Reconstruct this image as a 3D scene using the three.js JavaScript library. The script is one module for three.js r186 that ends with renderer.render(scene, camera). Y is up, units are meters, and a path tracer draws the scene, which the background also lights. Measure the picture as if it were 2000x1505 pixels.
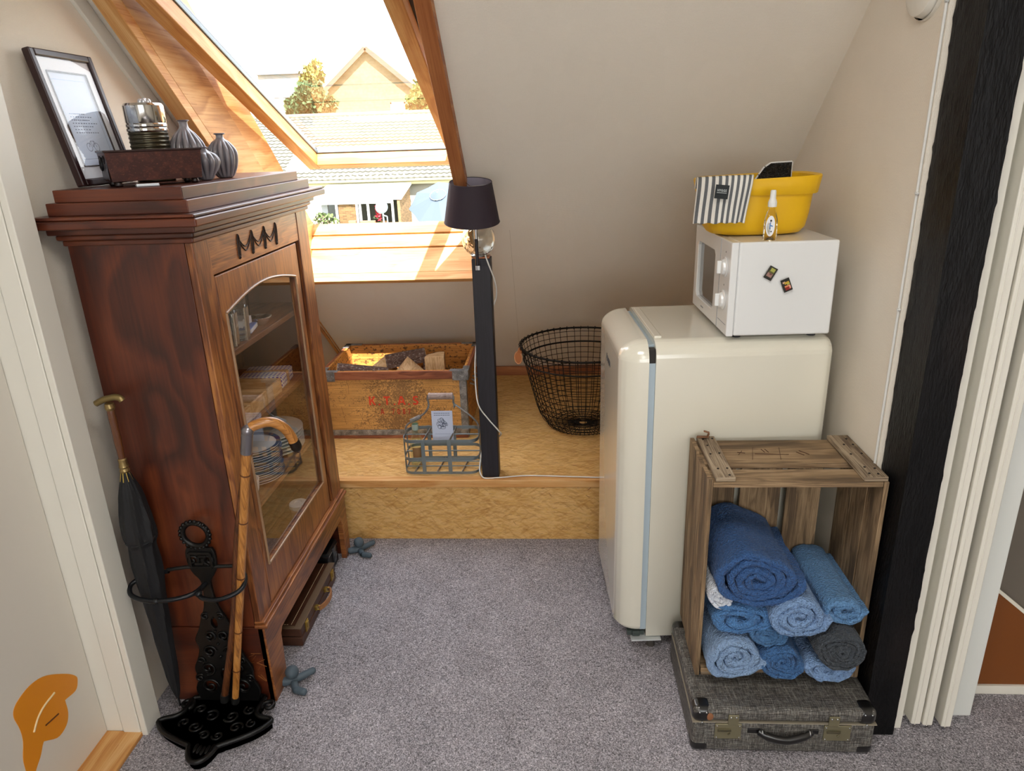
import * as THREE from 'three';
import { RoundedBoxGeometry } from 'three/addons/geometries/RoundedBoxGeometry.js';
import { mergeGeometries, mergeVertices, toCreasedNormals } from 'three/addons/utils/BufferGeometryUtils.js';
import { RectAreaLightUniformsLib } from 'three/addons/lights/RectAreaLightUniformsLib.js';

// ---------- camera, sky, sun, lamps, exposure ----------
RectAreaLightUniformsLib.init();
const scene = new THREE.Scene();
const renderer = new THREE.WebGLRenderer({ antialias: true });
renderer.toneMapping = THREE.LinearToneMapping;
renderer.toneMappingExposure = 1.0;
renderer.shadowMap.enabled = true;
const camera = new THREE.PerspectiveCamera(57.6, 2000 / 1505, 0.05, 300);
camera.rotation.order = 'YXZ';
camera.position.set(0, 1.6, 0);
camera.rotation.set(-0.34045, 0.06623, -0.03343);

const SKY = 5.6, SUN = 23, UNSEEN_LAMP = 14;
{
  // clear summer sky with thin high cloud, the same all round
  const W = 1024, H = 512, d = new Float32Array(W * H * 4);
  const n = makeNoise(77);
  for (let j = 0; j < H; j++) {
    const el = ((j + 0.5) / H - 0.5) * Math.PI, up = Math.max(0, Math.sin(el));
    for (let i = 0; i < W; i++) {
      const k = Math.pow(up, 0.55);
      const c = Math.max(0, n.fbm(i / W * 8, j / H * 14, 4, 8, 14) - 0.46) * 2.2;
      const mix = (a, b) => a + (b - a) * k;
      const o = (j * W + i) * 4;
      d[o] = mix(0.84, 0.95) + c * 0.4; d[o + 1] = mix(0.92, 1.03) + c * 0.28; d[o + 2] = mix(1.0, 1.16) + c * 0.1; d[o + 3] = 1;
    }
  }
  const t = new THREE.DataTexture(d, W, H, THREE.RGBAFormat, THREE.FloatType);
  t.mapping = THREE.EquirectangularReflectionMapping; t.magFilter = THREE.LinearFilter; t.needsUpdate = true;
  scene.background = t; scene.backgroundIntensity = SKY;
}
const sun = new THREE.DirectionalLight(new THREE.Color().setRGB(1, 0.96, 0.9), SUN);
sun.name = 'sun'; sun.position.set(0.176 * 60, 0.838 * 60, 0.516 * 60); sun.target.position.set(-0.8, 0.6, -3);
sun.castShadow = true; sun.shadow.radius = 1; sun.shadow.mapSize.set(2048, 2048);
Object.assign(sun.shadow.camera, { left: -30, right: 30, top: 40, bottom: -40, near: 1, far: 160 });
scene.add(sun, sun.target);
// ---------- helpers ----------
function rng(seed) { let s = seed >>> 0; return () => { s = (s + 0x6d2b79f5) | 0; let t = Math.imul(s ^ (s >>> 15), 1 | s); t = (t + Math.imul(t ^ (t >>> 7), 61 | t)) ^ t; return ((t ^ (t >>> 14)) >>> 0) / 4294967296; }; }
function makeNoise(seed) {
  const r = rng(seed), T = new Float32Array(65536);
  for (let i = 0; i < 65536; i++) T[i] = r();
  const at = (x, y) => T[((x & 255) << 8) | (y & 255)];
  const v = (x, y, px, py) => {
    let ix = Math.floor(x), iy = Math.floor(y); const fx = x - ix, fy = y - iy;
    const u = fx * fx * (3 - 2 * fx), w = fy * fy * (3 - 2 * fy);
    let jx = ix + 1, jy = iy + 1;
    if (px) { ix = ((ix % px) + px) % px; jx = ((jx % px) + px) % px; }
    if (py) { iy = ((iy % py) + py) % py; jy = ((jy % py) + py) % py; }
    const a = at(ix, iy), b = at(jx, iy), c = at(ix, jy), d = at(jx, jy);
    return a + (b - a) * u + (c - a) * w + (a - b - c + d) * u * w;
  };
  const fbm = (x, y, o, px, py) => { let s = 0, a = 0.5, n = 0; for (let i = 0; i < o; i++) { s += a * v(x, y, px, py); n += a; a *= 0.5; x *= 2; y *= 2; px *= 2; py *= 2; } return s / n; };
  return { v, fbm };
}
const N = makeNoise(5), lerp = (a, b, t) => a + (b - a) * t, clamp = (x, a = 0, b = 1) => Math.min(b, Math.max(a, x));
const V = (x, y, z) => new THREE.Vector3(x, y, z);
const hex = (h) => [(h >> 16) & 255, (h >> 8) & 255, h & 255];
// a tiling texture of w x h pixels; f(u, v, x, y) gives [r, g, b] in 0..255 or one grey number
function tex(w, h, f, repX = 1, repY = 1, srgb = true) {
  const d = new Uint8Array(w * h * 4);
  for (let y = 0; y < h; y++) for (let x = 0; x < w; x++) {
    const c = f(x / w, y / h, x, y), o = (y * w + x) * 4;
    if (typeof c === 'number') d[o] = d[o + 1] = d[o + 2] = clamp(c, 0, 255); else { d[o] = clamp(c[0], 0, 255); d[o + 1] = clamp(c[1], 0, 255); d[o + 2] = clamp(c[2], 0, 255); }
    d[o + 3] = 255;
  }
  const t = new THREE.DataTexture(d, w, h, THREE.RGBAFormat); return finishTex(t, repX, repY, srgb);
}
function finishTex(t, repX, repY, srgb) {
  t.wrapS = t.wrapT = THREE.RepeatWrapping; t.repeat.set(repX, repY); t.magFilter = THREE.LinearFilter; t.minFilter = THREE.LinearMipmapLinearFilter; t.generateMipmaps = true;
  if (srgb) t.colorSpace = THREE.SRGBColorSpace; t.needsUpdate = true; return t;
}
function canvasTex(w, h, draw, repX = 1, repY = 1) { const c = document.createElement('canvas'); c.width = w; c.height = h; draw(c.getContext('2d'), w, h); return finishTex(new THREE.CanvasTexture(c), repX, repY, true); }
const mat = (color, roughness = 0.6, o = {}) => new THREE.MeshStandardMaterial({ color, roughness, ...o });
const phys = (color, roughness, o = {}) => new THREE.MeshPhysicalMaterial({ color, roughness, ...o });

// wood with the grain along u; sizes in metres (su along the grain, sv across)
function woodTex(dark, mid, light, su, sv, o = {}) {
  const { w = 1024, h = 512, ring = 9, warp = 1.6, fine = 0.5, blot = 0.35, seed = 0, pores = 0.25 } = o;
  const D = hex(dark), M = hex(mid), L = hex(light);
  return tex(w, h, (u, v) => {
    const big = N.fbm(u * 3 + seed, v * 4 + seed, 3, 3, 4), wv = N.fbm(u * 4 + 17 + seed, v * 6, 3, 4, 6);
    let r = v * ring + (wv - 0.5) * warp * 2 + (big - 0.5) * warp;
    r = r - Math.floor(r); r = r < 0.78 ? r / 0.78 : (1 - r) / 0.22;
    const f = N.fbm(u * 10 + 3, v * 190 + seed, 3, 10, 190), p = N.v(u * 26, v * 330, 26, 330) > 0.86 ? 1 : 0;
    let t = 0.5 + (r - 0.5) * 0.55 + (f - 0.5) * fine * 1.6 + (big - 0.5) * blot * 2 - p * pores;
    t = clamp(t); const A = t < 0.5 ? D : M, B = t < 0.5 ? M : L, k = t < 0.5 ? t * 2 : t * 2 - 1;
    return [lerp(A[0], B[0], k), lerp(A[1], B[1], k), lerp(A[2], B[2], k)];
  }, 1 / su, 1 / sv);
}
const bumpTex = (w, h, f, rx, ry) => tex(w, h, f, rx, ry, false);

// geometry: every helper returns a geometry placed in its parent's space
function put(g, x = 0, y = 0, z = 0, rx = 0, ry = 0, rz = 0) { if (rx || ry || rz) g.applyMatrix4(new THREE.Matrix4().makeRotationFromEuler(new THREE.Euler(rx, ry, rz))); g.translate(x, y, z); return g; }
const box = (w, h, d, x = 0, y = 0, z = 0, b = 0.0015, rx = 0, ry = 0, rz = 0) => put(b > 0 ? new RoundedBoxGeometry(w, h, d, 1, Math.min(b, w / 2.01, h / 2.01, d / 2.01)) : new THREE.BoxGeometry(w, h, d), x, y, z, rx, ry, rz);
const span = (x0, x1, y0, y1, z0, z1, b = 0.0015) => box(x1 - x0, y1 - y0, z1 - z0, (x0 + x1) / 2, (y0 + y1) / 2, (z0 + z1) / 2, b);
const rbox = (w, h, d, r, x = 0, y = 0, z = 0, s = 4) => put(new RoundedBoxGeometry(w, h, d, s, r), x, y, z);
const cyl = (r0, r1, h, x = 0, y = 0, z = 0, s = 24, rx = 0, ry = 0, rz = 0) => put(new THREE.CylinderGeometry(r1, r0, h, s), x, y, z, rx, ry, rz);
const ball = (r, x = 0, y = 0, z = 0, s = 16) => put(new THREE.SphereGeometry(r, s, Math.max(8, s * 0.7 | 0)), x, y, z);
const lathe = (pts, s = 32, x = 0, y = 0, z = 0) => put(new THREE.LatheGeometry(pts.map((p) => new THREE.Vector2(Math.max(p[0], 0.00001), p[1])), s), x, y, z);
function tube(pts, r, n = 24, s = 8, closed = false) { return new THREE.TubeGeometry(new THREE.CatmullRomCurve3(pts.map((p) => (p.isVector3 ? p : V(...p))), closed, 'centripetal'), n, r, s, closed); }
function rod(a, b, r, s = 6, r2 = r) { a = a.isVector3 ? a : V(...a); b = b.isVector3 ? b : V(...b); const g = new THREE.CylinderGeometry(r2, r, a.distanceTo(b), s); g.applyQuaternion(new THREE.Quaternion().setFromUnitVectors(V(0, 1, 0), b.clone().sub(a).normalize())); const m = a.clone().add(b).multiplyScalar(0.5); g.translate(m.x, m.y, m.z); return g; }
const torus = (R, r, x = 0, y = 0, z = 0, rx = 0, ry = 0, rz = 0, s = 40, t = 10, arc = Math.PI * 2) => put(new THREE.TorusGeometry(R, r, t, s, arc), x, y, z, rx, ry, rz);
function shapeOf(pts, holes = []) { const s = new THREE.Shape(pts.map((p) => new THREE.Vector2(...p))); for (const h of holes) s.holes.push(new THREE.Path(h.map((p) => new THREE.Vector2(...p)))); return s; }
function ext(shape, depth, bevel = 0, o = {}) { return new THREE.ExtrudeGeometry(shape, { depth: Math.max(0.0001, depth - 2 * bevel), bevelEnabled: bevel > 0, bevelThickness: bevel, bevelSize: bevel, bevelOffset: -bevel, bevelSegments: 2, curveSegments: 12, ...o }).translate(0, 0, bevel); }
// a bar of rectangular section from a to b; w across (dir), t the other way
function bar(a, b, w, t, dir = V(1, 0, 0), bev = 0.001) {
  a = a.isVector3 ? a : V(...a); b = b.isVector3 ? b : V(...b); const L = a.distanceTo(b), y = b.clone().sub(a).normalize(), z = dir.clone().cross(y).normalize(), x = y.clone().cross(z);
  const g = bev ? new RoundedBoxGeometry(w, L, t, 1, Math.min(bev, w / 2.1, t / 2.1)) : new THREE.BoxGeometry(w, L, t); g.applyMatrix4(new THREE.Matrix4().makeBasis(x, y, z)); const m = a.clone().add(b).multiplyScalar(0.5); return g.translate(m.x, m.y, m.z);
}
function join(gs) {
  gs = [].concat(gs).map((g) => { g = g.index ? g.toNonIndexed() : g; for (const k of Object.keys(g.attributes)) if (!['position', 'normal', 'uv'].includes(k)) g.deleteAttribute(k); if (!g.attributes.uv) g.setAttribute('uv', new THREE.BufferAttribute(new Float32Array(g.attributes.position.count * 2), 2)); g.morphAttributes = {}; return g; });
  return gs.length === 1 ? gs[0] : mergeGeometries(gs);
}
// texture coordinates in metres by the way a face points; axis = the direction of the grain (u)
function uvm(g, axis = 'x', du = 0, dv = 0) {
  const p = g.attributes.position, uv = g.attributes.uv, a = V(), b = V(), c = V(), n = V(), X = ['x', 'y', 'z'];
  for (let i = 0; i < p.count; i += 3) {
    a.fromBufferAttribute(p, i); b.fromBufferAttribute(p, i + 1); c.fromBufferAttribute(p, i + 2);
    n.copy(b).sub(a).cross(c.clone().sub(a)); const k = Math.abs(n.x) >= Math.abs(n.y) && Math.abs(n.x) >= Math.abs(n.z) ? 'x' : Math.abs(n.y) >= Math.abs(n.z) ? 'y' : 'z';
    let [s, t] = X.filter((q) => q !== k); if (t === axis) [s, t] = [t, s];
    [a, b, c].forEach((q, j) => uv.setXY(i + j, q[s] + du, q[t] + dv));
  }
  return g;
}
let uvShift = 0;
function mesh(name, gs, m, parent, o = {}) {
  let g = join(gs);
  if (!o.keep) { uvShift = (uvShift + 0.371) % 7; uvm(g, o.axis || 'x', o.still ? 0 : uvShift, o.still ? 0 : uvShift * 0.61); }
  if (o.smooth) g = toCreasedNormals(g, o.smooth);
  const r = new THREE.Mesh(g, m); r.name = name; if (o.label) r.userData.label = o.label; if (o.kind) r.userData.kind = o.kind;
  (parent || scene).add(r); return r;
}
const taken = new Map();
function numbered(n) { const k = taken.get(n) || 0; taken.set(n, k + 1); return k ? n + '_' + String(k).padStart(3, '0') : n; }
function thing(name, label, category, [x, y, z] = [0, 0, 0], turn = 0, group) { const o = new THREE.Group(); o.name = numbered(name); o.position.set(x, y, z); o.rotation.y = turn; o.userData = { label, category }; if (group) o.userData.group = group; scene.add(o); return o; }
function solo(name, label, category, gs, m, o = {}) { const r = mesh(numbered(name), gs, m, scene, o); r.userData = { label, category }; if (o.group) r.userData.group = o.group; return r; }
function struct(name, parent) { const o = new THREE.Group(); o.name = name; o.userData.kind = 'structure'; (parent || scene).add(o); return o; }
function smesh(name, gs, m, o = {}) { const r = mesh(name, gs, m, scene, o); r.userData.kind = 'structure'; return r; }
function copy(root, label, [x, y, z], turn, group) { const r = root.clone(); r.name = numbered(root.name.replace(/_\d{3}$/, '')); r.userData = { ...root.userData, label }; if (group) r.userData.group = group; r.position.set(x, y, z); if (turn !== undefined) r.rotation.y = turn; scene.add(r); return r; }
function jitter(g, amp, freq, seed = 0) { // soft uneven surface along the normals; needs indexed, welded geometry
  const p = g.attributes.position, nn = g.attributes.normal;
  for (let i = 0; i < p.count; i++) { const x = p.getX(i), y = p.getY(i), z = p.getZ(i); const k = (N.fbm(x * freq + y * freq * 0.7 + seed, z * freq + y * freq * 0.5 + seed * 1.7, 3) - 0.5) * 2 * amp; p.setXYZ(i, x + nn.getX(i) * k, y + nn.getY(i) * k, z + nn.getZ(i) * k); }
  g.computeVertexNormals(); return g;
}
// ---------- materials ----------
const wallBump = bumpTex(512, 512, (u, v, x, y) => 120 + 60 * Math.sin((x + 3 * N.v(u * 64, v * 64, 64, 64)) * Math.PI / 4) * 0.5 + 60 * Math.sin((y + 4 * N.v(u * 64 + 9, v * 40, 64, 40)) * Math.PI / 4) + 50 * (N.v(u * 128, v * 128, 128, 128) - 0.5), 5, 5);
const wallColor = tex(256, 256, (u, v) => { const k = (N.fbm(u * 6, v * 6, 4, 6, 6) - 0.5) * 8; return [236 + k, 228 + k, 214 + k]; }, 0.7, 0.7);
const M = {};
M.wall = mat(0xffffff, 0.85, { map: wallColor, bumpMap: wallBump, bumpScale: 0.0007 });
M.white = mat(0xe6e2d4, 0.42);
M.whitePaint = mat(0xe4e1d6, 0.4);
M.outer = mat(0x8a8377, 0.9);
M.carpet = (() => {
  const c = tex(1024, 1024, (u, v, x, y) => {
    const a = N.v(u * 340, v * 340, 340, 340), b = N.v(u * 512 + 7, v * 512, 512, 512), m = N.fbm(u * 12, v * 12, 3, 12, 12);
    let k = 146 + (a - 0.5) * 84 + (b - 0.5) * 62 + (m - 0.5) * 22; if (b > 0.9) k += 48; if (a < 0.09) k -= 28; return [k * 0.985, k * 0.962, k * 1.0];
  }, 1 / 0.9, 1 / 0.9);
  const b = bumpTex(512, 512, (u, v) => 255 * (0.5 * N.v(u * 200, v * 200, 200, 200) + 0.5 * N.v(u * 256 + 3, v * 256, 256, 256)), 1 / 0.6, 1 / 0.6);
  return mat(0xffffff, 1, { map: c, bumpMap: b, bumpScale: 0.003 });
})();
function osb(base, n, seed) {
  return canvasTex(1024, 1024, (g, w, h) => {
    const r = rng(seed); g.fillStyle = base; g.fillRect(0, 0, w, h);
    for (let i = 0; i < n; i++) {
      const x = r() * w, y = r() * h, L = 24 + r() * 80, W = 3 + r() * 12, a = (r() + r() - 1) * 1.1, q = r();
      g.fillStyle = q < 0.05 ? `rgba(84,48,14,${0.3 + r() * 0.4})` : q < 0.4 ? `rgba(158,104,38,${0.1 + r() * 0.15})` : q < 0.72 ? `rgba(206,156,78,${0.12 + r() * 0.16})` : `rgba(230,190,120,${0.1 + r() * 0.16})`;
      const dark = q < 0.05;
      for (const ox of [0, -w, w]) for (const oy of [0, -h, h]) {
        if (Math.abs(x + ox - w / 2) > w / 2 + 120 || Math.abs(y + oy - h / 2) > h / 2 + 120) continue;
        g.save(); g.translate(x + ox, y + oy); g.rotate(a); g.beginPath(); const l = dark ? L * 0.3 : L, t = dark ? W * 0.25 : W;
        g.moveTo(-l / 2, -t * 0.3); g.lineTo(-l * 0.2, -t / 2); g.lineTo(l / 2, -t * 0.2); g.lineTo(l * 0.4, t / 2); g.lineTo(-l * 0.4, t * 0.4); g.fill(); g.restore();
      }
    }
  }, 1 / 0.8, 1 / 0.8);
}
M.osb = mat(0xffffff, 0.55, { map: osb('#dbb276', 9000, 3) });
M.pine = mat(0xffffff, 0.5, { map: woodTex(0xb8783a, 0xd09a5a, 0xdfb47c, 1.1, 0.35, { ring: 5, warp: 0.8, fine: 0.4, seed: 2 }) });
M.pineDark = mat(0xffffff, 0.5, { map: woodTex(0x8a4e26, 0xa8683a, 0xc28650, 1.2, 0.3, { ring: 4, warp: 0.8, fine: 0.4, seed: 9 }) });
M.ply = mat(0xffffff, 0.55, { map: woodTex(0xa8743c, 0xc8965a, 0xd6ac76, 1.6, 0.7, { ring: 4, warp: 1.5, fine: 0.45, seed: 4, blot: 0.3 }) });
M.redWood = phys(0xffffff, 0.42, { map: woodTex(0x341308, 0x50210f, 0x6c3418, 1.3, 0.8, { ring: 5, warp: 1.6, fine: 0.3, blot: 0.55, seed: 6, pores: 0.1 }), clearcoat: 0.25, clearcoatRoughness: 0.35 });
M.goldenWood = phys(0xffffff, 0.4, { map: woodTex(0x562c12, 0x875028, 0xaa7038, 0.9, 0.4, { ring: 8, warp: 1.8, fine: 0.7, blot: 0.4, seed: 12, pores: 0.3 }), clearcoat: 0.35, clearcoatRoughness: 0.3 });  // golden tone for the cabinet front; its sides and cornice are redder
M.inside = mat(0xffffff, 0.6, { map: woodTex(0x52301a, 0x7c4f2c, 0x98683e, 0.9, 0.4, { w: 512, h: 256, seed: 15 }) });
M.beech = mat(0xffffff, 0.55, { map: woodTex(0xb88a56, 0xd0a878, 0xdebb90, 0.6, 0.2, { w: 512, h: 256, ring: 5, seed: 21 }) });
M.crate = mat(0xffffff, 0.85, { map: woodTex(0x5a4936, 0x80684c, 0xa48a6a, 0.7, 0.16, { ring: 3, warp: 1.0, fine: 0.8, blot: 0.7, seed: 31, pores: 0.3 }) });
M.crateGrey = mat(0xffffff, 0.9, { map: woodTex(0x5a4a3a, 0x8c7a64, 0xab9a82, 0.7, 0.16, { ring: 5, warp: 1.2, fine: 1.1, blot: 0.5, seed: 37, pores: 0.3 }) });
M.black = mat(0x131313, 0.45);
M.blackIron = mat(0x0b0b0b, 0.38, { metalness: 0.35 });
M.steel = mat(0xb9bcc0, 0.25, { metalness: 1 });
M.galv = mat(0xffffff, 0.5, { metalness: 0.7, map: tex(256, 256, (u, v) => { const k = 96 + 90 * N.fbm(u * 9, v * 9, 4, 9, 9) + 30 * (N.v(u * 60, v * 60, 60, 60) - 0.5); return [k, k * 1.0, k * 1.0]; }, 5, 5) });
M.brass = mat(0xb89a4c, 0.3, { metalness: 0.9 });
M.glass = phys(0xffffff, 0.0, { transmission: 1, thickness: 0, ior: 1.5 });
M.clear = phys(0xf8fcfa, 0.01, { transmission: 1, thickness: 0.003, ior: 1.5 });
M.cable = mat(0xdadad6, 0.5);
M.galvDark = mat(0x7c878c, 0.55, { metalness: 0.6 });
// ---------- the room ----------
const SLOPE = 0.8689, sy = (z) => 1.008 + SLOPE * (z + 3.135);     // height of the sloped ceiling at depth z
const slopeTurn = Math.atan2(0.755, 0.656);
const onSlope = (g) => put(g.rotateX(slopeTurn), 0, 1.008, -3.135);   // (x, up the slope, into the room) -> world
const zy = (pts, x0, x1) => put(ext(shapeOf(pts), x1 - x0).rotateY(-Math.PI / 2), x1, 0, 0);

smesh('floor', span(-1.5, 3.2, -0.1, 0, -4.2, 3.1, 0), M.carpet, { still: true, axis: 'x' });
{
  const p = struct('floor_platform');
  mesh('deck_panel', span(-1.235, 0.83, 0.255, 0.28, -4.02, -2.575, 0.001), M.osb, p, { axis: 'x' });
  mesh('riser_panel', span(-1.235, 0.83, 0, 0.25, -2.6, -2.57, 0.001), M.osb, p, { axis: 'x' });
  mesh('nosing', [span(-1.235, 0.83, 0.248, 0.283, -2.6, -2.558, 0.004)], M.pine, p, { label: 'pine batten along the front edge' });
  mesh('knot_hole', [put(new THREE.CylinderGeometry(0.016, 0.018, 0.002, 9), -0.06, 0.2812, -3.32)], mat(0x8a5a24, 0.7), p);
}
// sloped ceiling with the window opening, 26 cm thick, and the flat ceiling above
{
  const c = struct('ceiling');
  const o = [[-1.25, -1.13], [0.86, -1.13], [0.86, 2.23], [-1.25, 2.23]], h = [[-1.152, -0.02], [-0.333, -0.02], [-0.333, 1.56], [-1.152, 1.56]];
  mesh('sloped_panel', onSlope(put(ext(shapeOf(o, [h]), 0.26), 0, 0, -0.26)), M.wall, c, { axis: 'y', still: true });
  mesh('flat_panel', span(-1.5, 3.2, 2.45, 2.6, -1.6, 3.1, 0), M.wall, c, { still: true });
  mesh('wallpaper_seam', [rod([-0.178, sy(-2.86) + 0.001, -2.86], [-0.2, sy(-3.75) + 0.001, -3.75], 0.0012, 4)], mat(0xb9ae9b, 0.9), c);
}
smesh('wall_left', [span(-1.6, -1.42, -0.1, 2.5, -1.7, -0.4, 0), zy([[-1.545, -0.02], [-1.545, sy(-1.545) + 0.05], [-4.02, sy(-4.02) + 0.05], [-4.02, -0.02]], -1.4, -1.235), span(-1.4, -1.24, -0.02, 2.5, -0.62, 3.1, 0), span(-1.4, -1.24, 2.08, 2.5, -1.6, -0.5, 0)], M.wall, { axis: 'y', still: true });  // first box is an unseen backing behind the door, added to block stray light
smesh('wall_right', [zy([[-1.695, -0.02], [-1.695, sy(-1.695) + 0.05], [-4.02, sy(-4.02) + 0.05], [-4.02, -0.02]], 0.83, 0.94)], M.wall, { axis: 'y', still: true });
smesh('wall_right_far', [span(3.0, 3.2, -0.02, 2.5, -2.0, 3.1, 0)], M.wall, { axis: 'y' });
{
  // the wall behind the opening on the right
  const w = struct('wall_next_room');
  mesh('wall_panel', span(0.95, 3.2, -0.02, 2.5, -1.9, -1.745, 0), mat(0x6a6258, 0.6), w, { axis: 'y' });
  mesh('lower_cladding', put(ext(shapeOf([[1.1, 0.03], [3.0, 0.03], [3.0, 0.52], [1.62, 0.52], [1.345, 0.262], [1.1, 0.47]]), 0.012, 0.002), 0, 0, -1.745), mat(0x7a4312, 0.55), w);
  mesh('cladding_edge', [bar([1.1, 0.472, -1.735], [1.345, 0.264, -1.735], 0.007, 0.01, V(0, 0, 1), 0.001), bar([1.345, 0.264, -1.735], [1.62, 0.522, -1.735], 0.007, 0.01, V(0, 0, 1), 0.001)], M.white, w);
  mesh('skirting', span(1.1, 3.0, 0, 0.03, -1.745, -1.725, 0.002), M.whitePaint, w);
}
{
  // wall behind the camera; its wide unseen window is placed to light the room
  const w = [[-1.5, -0.02], [3.2, -0.02], [3.2, 2.5], [-1.5, 2.5]], h = [[-0.7, 0.75], [1.9, 0.75], [1.9, 2.15], [-0.7, 2.15]];
  smesh('wall_back', put(ext(shapeOf(w, [h]), 0.2), 0, 0, 2.9), M.wall, { axis: 'y', still: true });
  const v = struct('window_2');
  for (const x of [-0.67, 0.6, 1.87]) mesh('frame_post', span(x - 0.03, x + 0.03, 0.75, 2.15, 2.95, 3.02, 0.003), M.whitePaint, v, { axis: 'y' });
  for (const y of [0.78, 2.12]) mesh('frame_rail', span(-0.7, 1.9, y - 0.03, y + 0.03, 2.95, 3.02, 0.003), M.whitePaint, v);
  mesh('pane', [new THREE.PlaneGeometry(1.21, 1.28).translate(-0.035, 1.45, 2.985)], M.glass, v);
  mesh('pane', [new THREE.PlaneGeometry(1.21, 1.28).translate(1.235, 1.45, 2.985)], M.glass, v);
}
smesh('baseboard_back', [span(-1.235, 0.83, 0.28, 0.335, -3.925, -3.895, 0.004), ], M.pineDark);
// beading where the left wall meets the slope, and the painted rafter board higher up
smesh('trim_1', [bar([-1.228, sy(-3.9) , -3.9], [-1.228, sy(-2.5), -2.5], 0.02, 0.012, V(1, 0, 0), 0.002), bar([-1.208, sy(-3.9), -3.9], [-1.208, sy(-2.5), -2.5], 0.006, 0.01, V(1, 0, 0), 0.001)], M.pine, { axis: 'z' });
smesh('trim_2', [bar([-1.229, sy(-2.75) - 0.019, -2.733], [-1.229, sy(-1.62) - 0.019, -1.603], 0.012, 0.044, V(1, 0, 0), 0.002), bar([-1.226, sy(-2.75) - 0.034, -2.72], [-1.226, sy(-1.62) - 0.034, -1.59], 0.004, 0.004, V(1, 0, 0), 0.001)], M.whitePaint, { axis: 'z' });
{
  // left door: white leaf set back in the wall, panelled reveal, casing, pine threshold
  const d = struct('door_1');
  mesh('leaf', span(-1.353, -1.313, 0.008, 2.04, -1.5165, -0.6, 0.002), mat(0xd9d3c8, 0.4), d, { axis: 'y' });
  const outline = [[-1.464, 0.24], [-1.462, 0.258], [-1.432, 0.292], [-1.374, 0.338], [-1.329, 0.354], [-1.29, 0.352], [-1.263, 0.341], [-1.254, 0.32], [-1.259, 0.281], [-1.257, 0.244], [-1.242, 0.203], [-1.239, 0.169], [-1.236, 0.129], [-1.248, 0.115], [-1.263, 0.141], [-1.288, 0.162], [-1.307, 0.186], [-1.316, 0.183], [-1.354, 0.156], [-1.389, 0.162], [-1.405, 0.188], [-1.407, 0.224], [-1.411, 0.227], [-1.449, 0.221]];
  const sm = (a) => new THREE.CatmullRomCurve3(a.map((p) => V(p[0], p[1], 0)), true, 'catmullrom', 0.5).getPoints(90).map((p) => [p.x, p.y]);
  mesh('leaf_decal', put(ext(shapeOf(sm(outline)), 0.0012).rotateY(-Math.PI / 2), -1.3115, 0, 0), mat(0xe08c12, 0.5), d, { label: 'orange leaf-shaped sticker low on the white door' });
  mesh('leaf_vein', tube([[-1.3115, 0.276, -1.382], [-1.3115, 0.271, -1.339], [-1.3115, 0.26, -1.314], [-1.3115, 0.237, -1.291]], 0.0032, 16, 6), mat(0xe6cfa0, 0.5), d);
  mesh('leaf_vein', rod([-1.3115, 0.213, -1.375], [-1.3115, 0.221, -1.328], 0.0022), mat(0x5a2c0c, 0.5), d);
  const c = struct('trim_3');
  mesh('reveal_board', span(-1.39, -1.266, 0, 2.08, -1.545, -1.518, 0.002), M.whitePaint, c, { axis: 'y' });
  mesh('reveal_board', span(-1.262, -1.21, 0, 2.08, -1.545, -1.512, 0.003), M.whitePaint, c, { axis: 'y' });
  mesh('casing', span(-1.208, -1.19, 0, 2.1, -1.584, -1.512, 0.003), M.whitePaint, c, { axis: 'y' });
  mesh('casing_return', span(-1.24, -1.2, 0, 2.1, -1.58, -1.53, 0.002), M.whitePaint, c, { axis: 'y' });
  mesh('threshold', span(-1.32, -1.206, -0.004, 0.012, -1.518, -0.6, 0.004), M.pine, c, { axis: 'z' });
}
{
  // folded white door on the right: narrow leaves stacked edge on, in front of its jamb
  const d = struct('door_2');
  mesh('casing', span(0.93, 0.957, 0, 2.5, -1.66, -1.59, 0.003), M.whitePaint, d, { axis: 'y' });
  mesh('casing', span(0.957, 0.99, 0, 2.5, -1.67, -1.635, 0.003), M.whitePaint, d, { axis: 'y' });
  for (const [a, b, f] of [[0.978, 1.004, -1.584], [1.008, 1.034, -1.58], [1.055, 1.081, -1.576]]) { const l = mesh('folding_leaf', span(a, b, 0.022, 2.2, -1.735, f, 0.003), M.whitePaint, d, { axis: 'y' }); mesh('edge_bead', span(a + 0.0085, a + 0.0115, 0.022, 2.2, f - 0.002, f + 0.0018, 0.001), M.whitePaint, l, { axis: 'y' }); }
  mesh('jamb', span(1.085, 1.172, 0, 2.2, -1.745, -1.64, 0.003), mat(0xdfe2de, 0.4), d, { axis: 'y' });
  mesh('lintel', span(0.98, 3.0, 2.2, 2.45, -1.745, -1.6, 0.003), M.whitePaint, d);
}
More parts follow.
